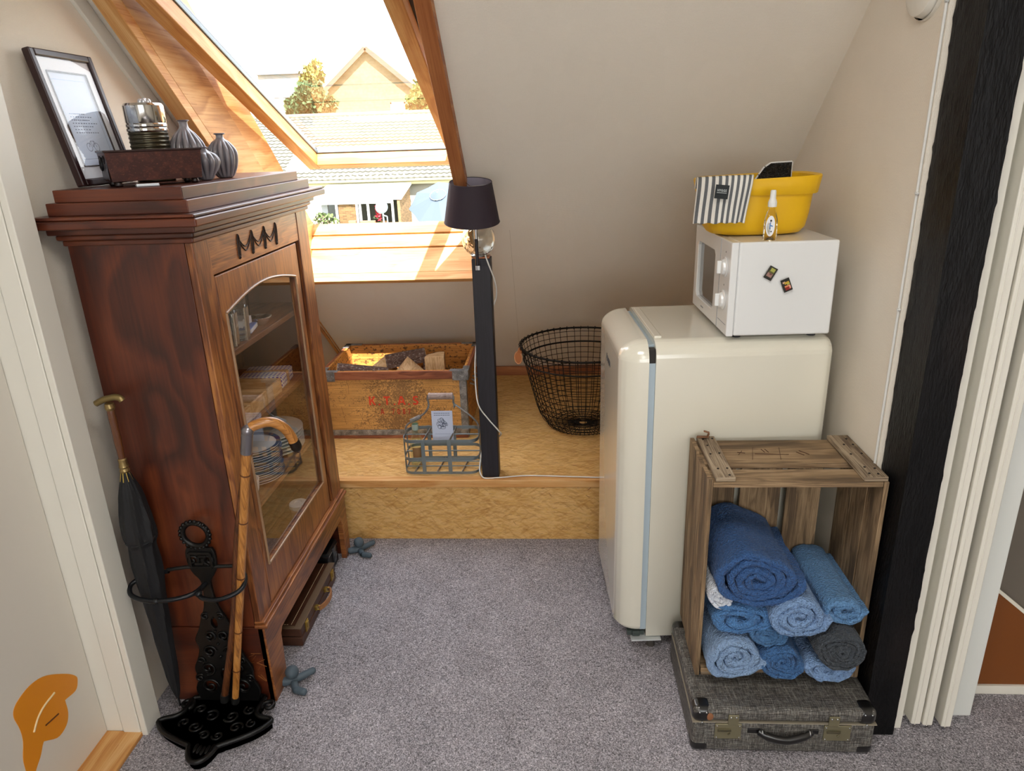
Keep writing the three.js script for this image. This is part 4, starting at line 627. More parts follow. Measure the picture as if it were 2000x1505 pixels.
{
  const t = thing('yellow_tub', 'bright yellow soft rubber tub with folded rim on the microwave', 'tub', [0.575, MT, -2.115], 0.02);
  const y = phys(0xe6b400, 0.5, { sheen: 0.2, sheenColor: new THREE.Color(0xfff0a0) });
  mesh('tub_body', loft([[0.001, 0.001, 0.001, 3], [0.1, 0.001, 0.07, 3.2], [0.126, 0.006, 0.088, 3.4], [0.137, 0.022, 0.099, 3.6], [0.143, 0.06, 0.104, 3.8], [0.148, 0.118, 0.109, 3.8], [0.15, 0.156, 0.111, 3.8], [0.146, 0.156, 0.107, 3.8], [0.14, 0.07, 0.1, 3.6], [0.13, 0.02, 0.09, 3.4], [0.001, 0.01, 0.001, 3]], 96), y, t, { smooth: 0.7 });
  const rim = loft([[0.149, 0.116, 0.11, 3.8], [0.156, 0.113, 0.116, 4], [0.158, 0.116, 0.119, 4], [0.165, 0.154, 0.124, 4], [0.163, 0.158, 0.122, 4], [0.147, 0.155, 0.108, 3.8], [0.146, 0.15, 0.107, 3.8]], 96); { const p = rim.attributes.position; for (let i = 0; i < p.count; i++) p.setY(i, p.getY(i) + 0.007 * (p.getX(i) / 0.15) * clamp((p.getY(i) - 0.12) * 30) * 0.7); rim.computeVertexNormals(); }
  mesh('folded_rim', rim, y, t, { smooth: 0.7 });
}
{
  const t = thing('striped_cloth', 'grey and white striped tea towel hanging over the yellow tub', 'towel');
  const U = 40, W = 30, P = [], path = [[-0.035, 1.452], [-0.012, 1.481], [0.012, 1.4835], [0.021, 1.464], [0.022, 1.437], [0.019, 1.405], [0.02, 1.38], [0.024, 1.362]], C = new THREE.CatmullRomCurve3(path.map(([z, y]) => V(0, y, z))).getPoints(W);
  const at = (u, v, o) => { const c = C[v], k = u / U, fold = 0.004 * Math.sin(k * 17 + v * 0.06) * clamp(v / W * 1.4 - 0.25), wrap = Math.pow(1 - k, 3); return V(0.398 + k * 0.142 - 0.012 * (v / W) * 1 + (k > 0.5 ? -0.014 * (v / W) * (k - 0.5) * 2 : 0) , c.y + o * 0.0 + (v > W - 3 ? 0.0015 * Math.sin(k * 30) : 0) - 0.006 * wrap, -1.992 + c.z + fold + o * 0.0042 - 0.055 * wrap); };
  const pos = [], uv = [], idx = []; for (const o of [1, 0]) for (let v = 0; v <= W; v++) for (let u = 0; u <= U; u++) { const p = at(u, v, o); pos.push(p.x, p.y, p.z); uv.push(u / U, v / W); }
  const n = (W + 1) * (U + 1), I = (u, v, s) => s * n + v * (U + 1) + u; for (let v = 0; v < W; v++) for (let u = 0; u < U; u++) { idx.push(I(u, v, 0), I(u, v + 1, 0), I(u + 1, v, 0), I(u + 1, v, 0), I(u, v + 1, 0), I(u + 1, v + 1, 0)); idx.push(I(u, v, 1), I(u + 1, v, 1), I(u, v + 1, 1), I(u + 1, v, 1), I(u + 1, v + 1, 1), I(u, v + 1, 1)); }
  const edge = (a, b, c, d) => idx.push(a, b, c, b, d, c); for (let v = 0; v < W; v++) { edge(I(0, v, 0), I(0, v, 1), I(0, v + 1, 0), I(0, v + 1, 1)); edge(I(U, v, 1), I(U, v, 0), I(U, v + 1, 1), I(U, v + 1, 0)); } for (let u = 0; u < U; u++) edge(I(u, W, 0), I(u, W, 1), I(u + 1, W, 0), I(u + 1, W, 1));
  const g = new THREE.BufferGeometry(); g.setAttribute('position', new THREE.Float32BufferAttribute(pos, 3)); g.setAttribute('uv', new THREE.Float32BufferAttribute(uv, 2)); g.setIndex(idx); g.computeVertexNormals();
  const stripes = tex(512, 128, (u, v, x, y) => { const s = (u * 9 + 0.12) % 1, d = clamp((Math.abs(s - 0.5) - 0.245) * 30 + 0.5), w = (N.v(x * 0.9, y * 0.9) - 0.5) * 16; return [lerp(96, 224, d) + w, lerp(99, 222, d) + w, lerp(102, 214, d) + w]; });
  mesh('cloth', g, mat(0xffffff, 0.95, { map: stripes }), t, { keep: true });
  const lab = canvasTex(128, 128, (c) => { c.fillStyle = '#23282a'; c.fillRect(0, 0, 128, 128); c.fillStyle = '#b9c0c0'; c.font = 'bold 30px sans-serif'; c.textAlign = 'center'; c.fillText('HYGGE', 64, 62, 92); c.fillRect(18, 70, 92, 5); c.fillStyle = '#14181a'; c.fillRect(0, 86, 128, 6); });
  mesh('sewn_label', [new THREE.PlaneGeometry(0.036, 0.036, 1, 1).rotateZ(-0.1).translate(0.4475, 1.4445, -1.9605)], mat(0xffffff, 0.8, { map: lab }), t, { keep: true, label: 'black woven label' });
  rebase(t, [0.46, MT + 0.04, -1.98]);
}
{
  const t = thing('black_pouch', 'black crinkled pouch with white edging sticking up behind the yellow tub', 'pouch', [0.575, MT, -2.2]);
  const s = [[0.02, 0.02], [0.122, 0.02], [0.122, 0.19], [0.062, 0.188], [0.042, 0.174], [0.02, 0.14]];
  let g = ext(shapeOf(s), 0.012, 0.003);
  mesh('pouch_body', g, mat(0x111111, 0.35, { bumpMap: bumpTex(256, 256, (u, v) => 255 * Math.abs(2 * N.fbm(u * 22, v * 22, 3, 22, 22) - 1), 8, 8), bumpScale: 0.008 }), t);
  const e = []; for (let i = 1; i < s.length; i++) { const a = s[i], b = s[(i + 1) % s.length]; e.push(rod([a[0], a[1], 0.006], [b[0], b[1], 0.006], 0.0036, 6)); } mesh('white_edging', e.slice(0, 4), mat(0xd8d8d6, 0.6), t);
  const r = rng(4), cr = []; for (let i = 0; i < 46; i++) { const x = 0.03 + r() * 0.086, y = 0.1 + r() * 0.078; cr.push(rod([x, y, 0.0125], [x + (r() - 0.5) * 0.02, y + (r() - 0.5) * 0.008, 0.0125], 0.0011, 4)); } mesh('crinkle', cr, mat(0x2a2a2a, 0.3), t, { kind: 'stuff' });
}
{
  const t = thing('spray_bottle', 'small clear spray bottle with a white pump before the yellow tub', 'bottle', [0.578, MT, -1.945]);
  const o = (g) => g.scale(1, 1, 0.62);
  mesh('bottle_body', o(lathe([[0, 0.001], [0.0165, 0.001], [0.018, 0.006], [0.0182, 0.03], [0.017, 0.055], [0.0125, 0.074], [0.008, 0.082], [0.0078, 0.09], [0, 0.09]], 32)), phys(0xfbf6e6, 0.02, { transmission: 1, thickness: 0.03, ior: 1.36 }), t, { smooth: 0.6 });
  mesh('pump_cap', [lathe([[0, 0.088], [0.0112, 0.088], [0.0115, 0.1], [0.009, 0.107], [0.0078, 0.109], [0.0074, 0.128], [0.006, 0.131], [0, 0.131]], 24)], mat(0xe6e8e6, 0.4), t, { smooth: 0.6 });
  const lab = canvasTex(128, 256, (c) => { c.fillStyle = '#eceef0'; c.fillRect(0, 0, 128, 256); c.fillStyle = '#17171c'; c.beginPath(); c.arc(66, 62, 13, 0, 7); c.fill(); c.strokeStyle = '#3a7ac0'; c.lineWidth = 14; c.beginPath(); c.moveTo(62, 78); c.lineTo(56, 120); c.lineTo(60, 170); c.moveTo(56, 118); c.lineTo(96, 132); c.stroke(); c.strokeStyle = '#d8b0b8'; c.lineWidth = 8; c.beginPath(); c.moveTo(62, 82); c.lineTo(36, 104); c.stroke(); c.fillStyle = '#17171c'; c.beginPath(); c.arc(78, 196, 9, 0, 7); c.fill(); c.fillRect(44, 188, 16, 5); });
  const ls = Array.from({ length: 28 }, (_, i) => [-0.003 + 0.0115 * Math.cos(i / 28 * 6.283), 0.039 + 0.027 * Math.sin(i / 28 * 6.283)]);
  const lgm = new THREE.ShapeGeometry(shapeOf(ls)); { const p = lgm.attributes.position, uv = lgm.attributes.uv; for (let i = 0; i < p.count; i++) { const x = p.getX(i); uv.setXY(i, (x + 0.0145) / 0.023, (p.getY(i) - 0.012) / 0.054); p.setZ(i, 0.62 * Math.sqrt(Math.max(0, 0.0184 * 0.0184 - x * x)) + 0.0004); } }
  mesh('label', lgm, mat(0xffffff, 0.6, { map: lab, side: THREE.DoubleSide }), t, { keep: true, label: 'oval white label with a small blue dancing figure' });
}
// ---------- suitcase, crate, towels ----------
{
  const t = thing('suitcase', 'old tweed-covered suitcase with black corners lying under the crate', 'suitcase');
  const cloth = canvasTex(512, 512, (g, w, h) => { const r = rng(12); g.fillStyle = '#383634'; g.fillRect(0, 0, w, h); for (let i = 0; i < 5200; i++) { const q = r(), L = 14 + r() * 70, a = r() * w, b = r() * h; g.fillStyle = q < 0.45 ? `rgba(196,196,190,${0.15 + r() * 0.5})` : q < 0.62 ? `rgba(120,108,92,${0.3 + r() * 0.3})` : `rgba(22,19,17,${0.3 + r() * 0.5})`; if (r() < 0.5) { g.fillRect(a, b, L, 1.5); g.fillRect(a - w, b, L, 1.5); } else { g.fillRect(a, b, 1.5, L); g.fillRect(a, b - h, 1.5, L); } } }, 1 / 0.16, 1 / 0.16);
  const tw = mat(0xffffff, 0.6, { map: cloth }), x0 = 0.358, x1 = 0.838, z0 = -1.868, z1 = -1.497;
  mesh('lower_shell', [rbox(x1 - x0, 0.103, z1 - z0, 0.014, (x0 + x1) / 2, 0.0525, (z0 + z1) / 2, 4)], tw, t); mesh('lid', [rbox(x1 - x0, 0.043, z1 - z0, 0.015, (x0 + x1) / 2, 0.125, (z0 + z1) / 2, 5)], tw, t);
  mesh('lid_piping', [span(x0 - 0.0012, x1 + 0.0012, 0.1015, 0.1045, z0 + 0.012, z1 + 0.0012, 0.001)], mat(0x8a8272, 0.5), t);
  const cap = phys(0x0d0c0c, 0.3, { clearcoat: 0.5 });
  for (const [x, s] of [[x0, 1], [x1, -1]]) { mesh('corner_cap', [rbox(0.056, 0.052, 0.056, 0.02, x + s * 0.0265, 0.1225, z1 - 0.0265, 6)], cap, t); mesh('corner_cap', [rbox(0.052, 0.04, 0.052, 0.016, x + s * 0.0245, 0.0192, z1 - 0.0245, 6)], cap, t); mesh('corner_cap', [rbox(0.054, 0.05, 0.054, 0.02, x + s * 0.0255, 0.1235, z0 + 0.0255, 6)], cap, t); mesh('corner_cap', [rbox(0.052, 0.04, 0.052, 0.016, x + s * 0.0245, 0.0192, z0 + 0.0245, 6)], cap, t); }
  mesh('worn_patch', [put(new THREE.SphereGeometry(0.0125, 12, 8).scale(0.75, 1, 0.12), 0.402, 0.122, z1 + 0.0006)], mat(0x8c5c3c, 0.7), t, { label: 'tan patch where the black corner has worn through' });
  for (const x of [0.36 + 0.022, 0.812]) for (const [a, b] of [[0, 0.104], [0.01, 0.137], [-0.008, 0.137]]) mesh('rivet', [ball(0.0028, x + a, b, z1 + 0.0015, 8)], M.steel, t);
  const met = mat(0x9a9478, 0.38, { metalness: 0.8 });
  for (const [x, s] of [[0.452, 1], [0.738, -1]]) { const l = mesh('latch_plate', [span(x - 0.035, x + 0.035, 0.05, 0.1, z1 - 0.001, z1 + 0.003, 0.0012)], met, t); mesh('latch_slide', [span(x - 0.028, x + 0.008, 0.076, 0.084, z1 + 0.003, z1 + 0.006, 0.001), rod([x, 0.066, z1 + 0.004], [x + 0.006, 0.07, z1 + 0.004], 0.002, 6)], mat(0x6a6450, 0.4, { metalness: 0.8 }), l); mesh('hasp', [span(x + s * 0.012 - 0.014, x + s * 0.012 + 0.014, 0.098, 0.131, z1 + 0.0005, z1 + 0.0045, 0.0015)], met, l); mesh('hasp_rivet', [ball(0.003, x + s * 0.012 - 0.007, 0.124, z1 + 0.004, 8)], M.steel, l); mesh('hasp_rivet', [ball(0.003, x + s * 0.012 + 0.007, 0.124, z1 + 0.004, 8)], M.steel, l); for (const [a, b] of [[-0.03, 0.094], [0.03, 0.094], [-0.03, 0.055], [0.03, 0.055]]) mesh('plate_rivet', [ball(0.0022, x + a, b, z1 + 0.003, 8)], M.steel, l); }
  const hb = phys(0x0e0d0d, 0.3, { clearcoat: 0.4 });
  mesh('handle_mount', [span(0.503, 0.535, 0.071, 0.087, z1, z1 + 0.004, 0.002)], hb, t); mesh('handle_mount', [span(0.668, 0.69, 0.071, 0.087, z1, z1 + 0.004, 0.002)], hb, t);
  const hp = new THREE.CatmullRomCurve3([V(0.532, 0.079, z1 + 0.006), V(0.55, 0.073, z1 + 0.015), V(0.6, 0.066, z1 + 0.022), V(0.65, 0.073, z1 + 0.015), V(0.67, 0.079, z1 + 0.006)]).getPoints(24), hg = [tube(hp, 0.0085, 40, 12).translate(0, -0.0785, -z1).scale(1, 1.25, 0.9).translate(0, 0.0785, z1), tube(hp.slice(6, 19), 0.0105, 30, 12).translate(0, -0.0785, -z1).scale(1, 1.2, 0.85).translate(0, 0.0785, z1)]; mesh('handle', hg, hb, t);
  mesh('handle_ring', [torus(0.008, 0.0016, 0.54, 0.079, z1 + 0.007, 0, Math.PI / 2, 0, 18, 6)], M.steel, t); mesh('handle_ring', [torus(0.008, 0.0016, 0.664, 0.079, z1 + 0.007, 0, Math.PI / 2, 0, 18, 6)], M.steel, t);
  rebase(t, [(x0 + x1) / 2, 0, (z0 + z1) / 2]);
}
{
  const t = thing('wooden_crate', 'weathered wooden slatted crate stood on end on the suitcase, full of towels', 'crate');
  const Y0 = 0.1485, Y1 = 0.772, F = -1.62, B = -1.884, R = rng(3);
  const bd = (x0, x1, y0, y1, z0, z1, m, axis) => { const j = () => (R() - 0.5) * 0.002; mesh('slat', [box(x1 - x0, y1 - y0, z1 - z0, (x0 + x1) / 2 + j(), (y0 + y1) / 2, (z0 + z1) / 2 + j(), 0.002, 0, 0, (R() - 0.5) * 0.003)], m, t, { axis }); };
  for (const [a, b] of [[F - 0.08, F], [F - 0.166, F - 0.085], [B, F - 0.171]]) { bd(0.385, 0.397, Y0 + (a < -1.8 ? 0.006 : 0), 0.757 + R() * 0.01, a, b, M.crate, 'y'); bd(0.819, 0.831, Y0, 0.757, a, b, M.crate, 'y'); }
  for (const [a, b] of [[0.4, 0.521], [0.537, 0.654], [0.671, 0.769]]) bd(a, b, Y0 + 0.012, 0.742, B, B + 0.011, M.crate, 'y');
  bd(0.3975, 0.8185, 0.742, 0.757, F - 0.075, F, M.crate, 'x'); bd(0.3975, 0.8185, 0.742, 0.756, B, F - 0.108, M.crate, 'x');
  bd(0.3975, 0.8185, Y0 + 0.0125, Y0 + 0.027, F - 0.09, F, M.crate, 'x'); bd(0.3975, 0.8185, Y0 + 0.0125, Y0 + 0.027, B, F - 0.12, M.crate, 'x');
  mesh('cleat', [box(0.05, 0.013, F - B - 0.004, 0.428, 0.7645, (F + B) / 2, 0.002)], M.crateGrey, t, { axis: 'z' }); mesh('cleat', [box(0.058, 0.013, F - B - 0.002, 0.799, 0.7645, (F + B) / 2, 0.002)], M.crateGrey, t, { axis: 'z' });
  for (const x of [0.425, 0.8]) mesh('cleat', [box(0.05, 0.012, F - B - 0.004, x, Y0 + 0.006, (F + B) / 2, 0.002)], M.crateGrey, t, { axis: 'z' });
  const nl = []; for (const x of [0.418, 0.44, 0.79, 0.812]) for (const z of [F - 0.02, F - 0.055, F - 0.14, F - 0.2, F - 0.24]) if (R() > 0.25) mesh('nail', [cyl(0.0032, 0.003, 0.002, x + (R() - 0.5) * 0.01, 0.7715, z + (R() - 0.5) * 0.012, 8)], mat(0x1c1512, 0.6, { metalness: 0.5 }), t);
  mesh('bent_strap', [bar([0.402, 0.773, -1.872], [0.43, 0.777, -1.862], 0.012, 0.003, V(0, 0, 1), 0.001), bar([0.43, 0.777, -1.862], [0.433, 0.792, -1.857], 0.012, 0.003, V(0, 0, 1), 0.001), bar([0.433, 0.792, -1.857], [0.418, 0.796, -1.86], 0.01, 0.003, V(0, 0, 1), 0.001)], mat(0x7a5236, 0.7), t, { label: 'bent rusty strap end' });
  const st = []; for (const [a, b, c, d] of [[0.53, -1.755, 0.55, -1.83], [0.605, -1.755, 0.622, -1.83], [0.545, -1.79, 0.635, -1.785], [0.57, -1.82, 0.575, -1.8], [0.58, -1.82, 0.585, -1.8], [0.66, -1.8, 0.675, -1.78], [0.67, -1.81, 0.69, -1.785], [0.5, -1.8, 0.52, -1.795], [0.515, -1.81, 0.5, -1.785]]) st.push(bar([a, 0.7565, b], [c, 0.7565, d], 0.0022, 0.0008, V(0, 1, 0), 0)); mesh('stencil_marks', st, mat(0x4a2a1c, 0.8), t);
  rebase(t, [0.608, Y0, (F + B) / 2]);
}
const terry = bumpTex(512, 512, (u, v) => 255 * (0.65 * N.v(u * 130, v * 130, 130, 130) + 0.35 * N.fbm(u * 40, v * 40, 2, 40, 40)), 1 / 0.32, 1 / 0.32);
function rolledTowel(label, color, cx, cy, zf, L, rx, ry, turns, seed, yaw = 0, tilt = 0, spin = 0) {
  const t = thing('rolled_towel', label, 'towel', [cx, cy, zf], yaw, 'rolled towels in the wooden crate'); t.rotation.x = tilt;
  const n = 34 * turns, th = 1 / (turns + 0.35), outP = [], inP = [], lump = (a, r) => 1 + 0.07 * Math.sin(a * 2 + seed) * r + 0.05 * Math.sin(a * 3 + seed * 2.3) + (N.v(a * 1.3 + seed * 7, seed) - 0.5) * 0.12 * r;
  for (let i = 0; i <= n; i++) { const a = i / n * turns * 6.28318, r = th * (0.42 + a / 6.28318) * 0.98, l = lump(a, r), A = a + spin; outP.push([(r + th * 0.37) * l * Math.cos(A), (r + th * 0.37) * l * Math.sin(A)]); inP.push([Math.max(0.02, r - th * 0.44) * l * Math.cos(A), Math.max(0.02, r - th * 0.44) * l * Math.sin(A)]); }
  const s = shapeOf([...outP, ...inP.reverse()].map(([x, y]) => [x * rx, y * ry]));
  let g = new THREE.ExtrudeGeometry(s, { depth: L, steps: 16, bevelEnabled: true, bevelThickness: 0.008, bevelSize: 0.0045, bevelOffset: -0.0035, bevelSegments: 3, curveSegments: 1 });
  g.deleteAttribute('uv'); g.deleteAttribute('normal'); g = mergeVertices(g, 1e-5); g.computeVertexNormals();
  const p = g.attributes.position, nn = g.attributes.normal;
  for (let i = 0; i < p.count; i++) { const x = p.getX(i), y = p.getY(i), z = p.getZ(i), k = 1 + (N.fbm(z * 12 + seed * 3, Math.atan2(y, x) * 0.8 + seed, 3) - 0.5) * 0.12, m = (N.fbm(x * 90 + seed * 5, y * 90 + z * 70, 3) - 0.5) * 0.0052, e = clamp((z - L + 0.02) / 0.02); p.setXYZ(i, x * k + nn.getX(i) * m, y * k + nn.getY(i) * m, z + nn.getZ(i) * m + e * (N.v(x * 60 + seed, y * 60) - 0.5) * 0.012 - L); }
  g.computeVertexNormals(); g = toCreasedNormals(g, 1.3);
  const fab = phys(color, 1, { bumpMap: terry, bumpScale: 0.007, sheen: 0.5, sheenColor: new THREE.Color(color).lerp(new THREE.Color(0xffffff), 0.3), sheenRoughness: 0.6 });
  mesh('rolled_cloth', g, fab, t, { axis: 'z' }); return t;
}
rolledTowel('light blue rolled towel at the lower left corner of the crate', 0x86a2c6, 0.481, 0.241, -1.585, 0.26, 0.072, 0.066, 3, 1);
rolledTowel('mid-blue rolled towel at the bottom middle of the crate', 0x40699a, 0.607, 0.228, -1.583, 0.27, 0.056, 0.052, 4, 2);
rolledTowel('small dull blue rolled towel wedged above the bottom middle one', 0x49739f, 0.565, 0.305, -1.6, 0.25, 0.05, 0.031, 3, 3);
rolledTowel('flattened pale blue rolled towel beneath the charcoal one', 0x7d9cc6, 0.726, 0.207, -1.582, 0.27, 0.062, 0.036, 2, 4, 0, 0, 0.8);
rolledTowel('charcoal grey rolled towel jutting out at the lower right', 0x42484f, 0.745, 0.296, -1.55, 0.28, 0.066, 0.053, 5, 5);
rolledTowel('loosely folded blue towel lying across the left side, below the white one', 0x4c7aae, 0.487, 0.352, -1.602, 0.25, 0.086, 0.047, 2, 6, 0, 0, 2.2);
rolledTowel('large pale blue rolled towel in the centre of the stack', 0x7b9ac4, 0.632, 0.384, -1.572, 0.27, 0.073, 0.06, 3, 7);
rolledTowel('blue rolled towel resting against the right crate wall', 0x608bb8, 0.758, 0.39, -1.597, 0.265, 0.052, 0.04, 2, 8);
rolledTowel('big dark blue rolled towel on top of the stack', 0x365a8e, 0.518, 0.489, -1.59, 0.26, 0.107, 0.083, 4, 9);
rolledTowel('small white rolled towel squeezed against the left crate wall', 0xd9dfea, 0.432, 0.425, -1.606, 0.25, 0.033, 0.037, 3, 10);
// ---------- on the platform ----------
const PY = 0.28;
{
  const t = thing('storage_chest', 'open stained wooden chest with red stencilled letters and metal corners, holding firewood', 'chest');
  const x0 = -1.068, x1 = -0.41, zf = -3.0, zb = -3.44, y0 = PY + 0.004, y1 = 0.611;
  // front board: pine with oil stains and stencil paint
  const W = 1024, H = 512, front = canvasTex(W, H, (g) => {
    const im = g.createImageData(W, H), D = im.data;
    for (let y = 0; y < H; y++) for (let x = 0; x < W; x++) {
      const u = x / W, v = y / H, gr = N.fbm(u * 9 + 3, v * 120, 3), big = N.fbm(u * 4 + 2, v * 5 + 1, 3), fl = N.fbm(u * 150, v * 80, 3), md = N.fbm(u * 16 + 9, v * 12, 3);
      const cen = Math.exp(-Math.pow((u - 0.5) / 0.3, 2)), dirt = clamp((fl - 0.5 + (cen - 0.55) * 0.34 + (md - 0.5) * 0.5 + (big - 0.5) * 0.4) * 3.2) * 0.8 + clamp((0.12 - v) * 8) * clamp((N.fbm(u * 30, v * 20, 3) - 0.4) * 4) * 0.8, o = (y * W + x) * 4, k = (gr - 0.5) * 70 + (big - 0.5) * 50;
      D[o] = lerp(200 + k, 62, dirt * 0.62); D[o + 1] = lerp(150 + k * 0.85, 42, dirt * 0.62); D[o + 2] = lerp(84 + k * 0.6, 26, dirt * 0.6); D[o + 3] = 255;
    }
    g.putImageData(im, 0, 0);
    const px = (x) => (x - x0) / (x1 - x0) * W, py = (y) => (y1 - y) / (y1 - y0) * H;
    g.fillStyle = 'rgba(222,62,32,0.95)'; g.textBaseline = 'alphabetic'; g.textAlign = 'center';
    g.font = 'bold 84px sans-serif'; [['K', -0.853], ['T', -0.782], ['A', -0.714], ['S', -0.648]].forEach(([c, x], i) => { g.save(); g.translate(px(x), py(0.446)); g.scale(1.08, 1.12); g.fillText(c, 0, 0); g.restore(); g.beginPath(); if (i < 3) { g.arc(px(x + 0.034), py(0.449), 6.5, 0, 7); g.fill(); } });
    g.fillStyle = 'rgba(176,36,18,1)'; g.font = 'bold 66px sans-serif'; [['A', -0.808], ['7', -0.757], ['0', -0.731], ['8', -0.706], ['7', -0.681]].forEach(([c, x], i) => { g.save(); g.globalAlpha = [1, 0.75, 1, 1, 0.65][i]; g.translate(px(x), py(0.4)); g.scale(0.62, 0.86); g.fillText(c, 0, 0); g.restore(); });
    const r = rng(31); g.fillStyle = 'rgba(120,74,34,0.5)'; for (let i = 0; i < 240; i++) g.fillRect(px(-0.9 + r() * 0.3), py(0.38 + r() * 0.13), 1 + r() * 5, 1 + r() * 3);
    g.strokeStyle = 'rgba(60,34,16,0.55)'; g.lineWidth = 2; for (const [a, b, c, d] of [[-0.955, 0.545, -0.958, 0.5], [-1.0, 0.44, -0.985, 0.35], [-0.93, 0.34, -0.8, 0.42], [-0.7, 0.53, -0.6, 0.48]]) { g.beginPath(); g.moveTo(px(a), py(b)); g.lineTo(px(c), py(d)); g.stroke(); }
  });
  const wood = mat(0xffffff, 0.6, { map: tex(1024, 512, (u, v) => { const gr = N.fbm(u * 9, v * 120, 3, 9, 120), big = N.fbm(u * 5, v * 4, 3, 5, 4), d = clamp((N.fbm(u * 60 + 8, v * 44, 3, 60, 44) - 0.6) * 7) * 0.75, k = (gr - 0.5) * 70 + (big - 0.5) * 50; return [lerp(196 + k, 70, d), lerp(134 + k * 0.85, 44, d), lerp(62 + k * 0.6, 24, d)]; }, 1 / 0.7, 1 / 0.35) });
  const fp = new THREE.PlaneGeometry(x1 - x0, y1 - y0).translate((x0 + x1) / 2, (y0 + y1) / 2, zf + 0.0006);
  const fb = mesh('front_panel', span(x0 + 0.012, x1 - 0.012, y0, y1, zf - 0.012, zf), wood, t); mesh('stencilled_face', fp, mat(0xffffff, 0.6, { map: front }), fb, { keep: true, label: 'oil-stained board with K.T.A.S. and A 7087 stencilled in red' });
  mesh('back_panel', span(x0 + 0.012, x1 - 0.012, y0, y1, zb, zb + 0.012), wood, t); mesh('end_panel', span(x0, x0 + 0.012, y0, y1, zb, zf), wood, t, { axis: 'z' }); mesh('end_panel', span(x1 - 0.012, x1, y0, y1, zb, zf), wood, t, { axis: 'z' }); mesh('bottom_panel', span(x0 + 0.012, x1 - 0.012, y0, y0 + 0.012, zb + 0.012, zf - 0.012), wood, t);
  const lath = mat(0xffffff, 0.5, { map: woodTex(0x5a2c18, 0x8c5034, 0xa86a48, 0.8, 0.2, { w: 512, h: 128, seed: 61 }) });
  mesh('rim_lath', span(x0 + 0.03, x1 - 0.03, 0.574, 0.612, zf + 0.0008, zf + 0.013, 0.002), lath, t); mesh('rim_lath', span(x0 + 0.002, x1 - 0.002, 0.575, 0.613, zb - 0.013, zb - 0.0005, 0.002), lath, t);
  mesh('rim_lath', span(x1 + 0.0005, x1 + 0.013, 0.575, 0.612, zb, zf - 0.03, 0.002), lath, t, { axis: 'z' }); mesh('rim_lath', span(x0 - 0.013, x0 - 0.0005, 0.575, 0.612, zb, zf - 0.03, 0.002), lath, t, { axis: 'z' });
  for (const [x, s] of [[x0, 1], [x1, -1]]) for (const [z, q] of [[zf, -1], [zb, 1]]) {
    const cxm = x + s * (s > 0 && q < 0 ? 0.025 : 0.04);
    mesh('metal_corner', [span(Math.min(x - s * 0.015, x + s * 0.07), Math.max(x - s * 0.015, x + s * 0.07), 0.612, 0.6145, z + (q < 0 ? -0.014 : -0.016), z + (q < 0 ? 0.016 : 0.014), 0.001), span(x - (s > 0 ? 0.016 : 0.014), x + (s > 0 ? 0.014 : 0.016), 0.612, 0.6145, Math.min(z - q * 0.016, z + q * 0.06), Math.max(z - q * 0.016, z + q * 0.06), 0.001), span(Math.min(x - s * 0.016, x + s * 0.058), Math.max(x - s * 0.016, x + s * 0.058), 0.568, 0.614, z - q * 0.0145 - 0.0015, z - q * 0.0145 + 0.0015, 0.001), span(x - s * 0.0145 - 0.0015, x - s * 0.0145 + 0.0015, 0.568, 0.614, Math.min(z - q * 0.016, z + q * 0.05), Math.max(z - q * 0.016, z + q * 0.05), 0.001)], M.galv, t);
    for (const a of [0.02, 0.045]) mesh('corner_rivet', [ball(0.004, x + s * a, 0.59, z - q * 0.0165, 8)], M.galv, t);
  }
  mesh('edge_strip', [span(x1 - 0.03, x1 + 0.002, y0, 0.572, zf + 0.0008, zf + 0.003, 0.0008)], M.galv, t, { axis: 'y' }); mesh('edge_strip', [span(x1 + 0.0005, x1 + 0.0025, y0, 0.572, zf - 0.03, zf + 0.002, 0.0008)], M.galv, t, { axis: 'y' });
   mesh('edge_strip', [span(x0, x1, y0 + 0.012, y0 + 0.04, zf + 0.0032, zf + 0.005, 0.0008)], M.galv, t);
  mesh('skid', [span(x0, x1, PY, y0 + 0.012, zf - 0.01, zf + 0.006, 0.002)], lath, t); mesh('skid', [span(x0, x1, PY, y0 + 0.01, zb, zb + 0.03, 0.002)], lath, t);
  for (const z of [-3.17, -3.28]) mesh('side_grip', [tube([[x1 + 0.002, 0.5, z + 0.03], [x1 + 0.02, 0.49, z + 0.02], [x1 + 0.02, 0.49, z - 0.02], [x1 + 0.002, 0.5, z - 0.03]], 0.004, 16, 6)], M.galv, t);
  rebase(t, [(x0 + x1) / 2, PY, (zf + zb) / 2]);
}
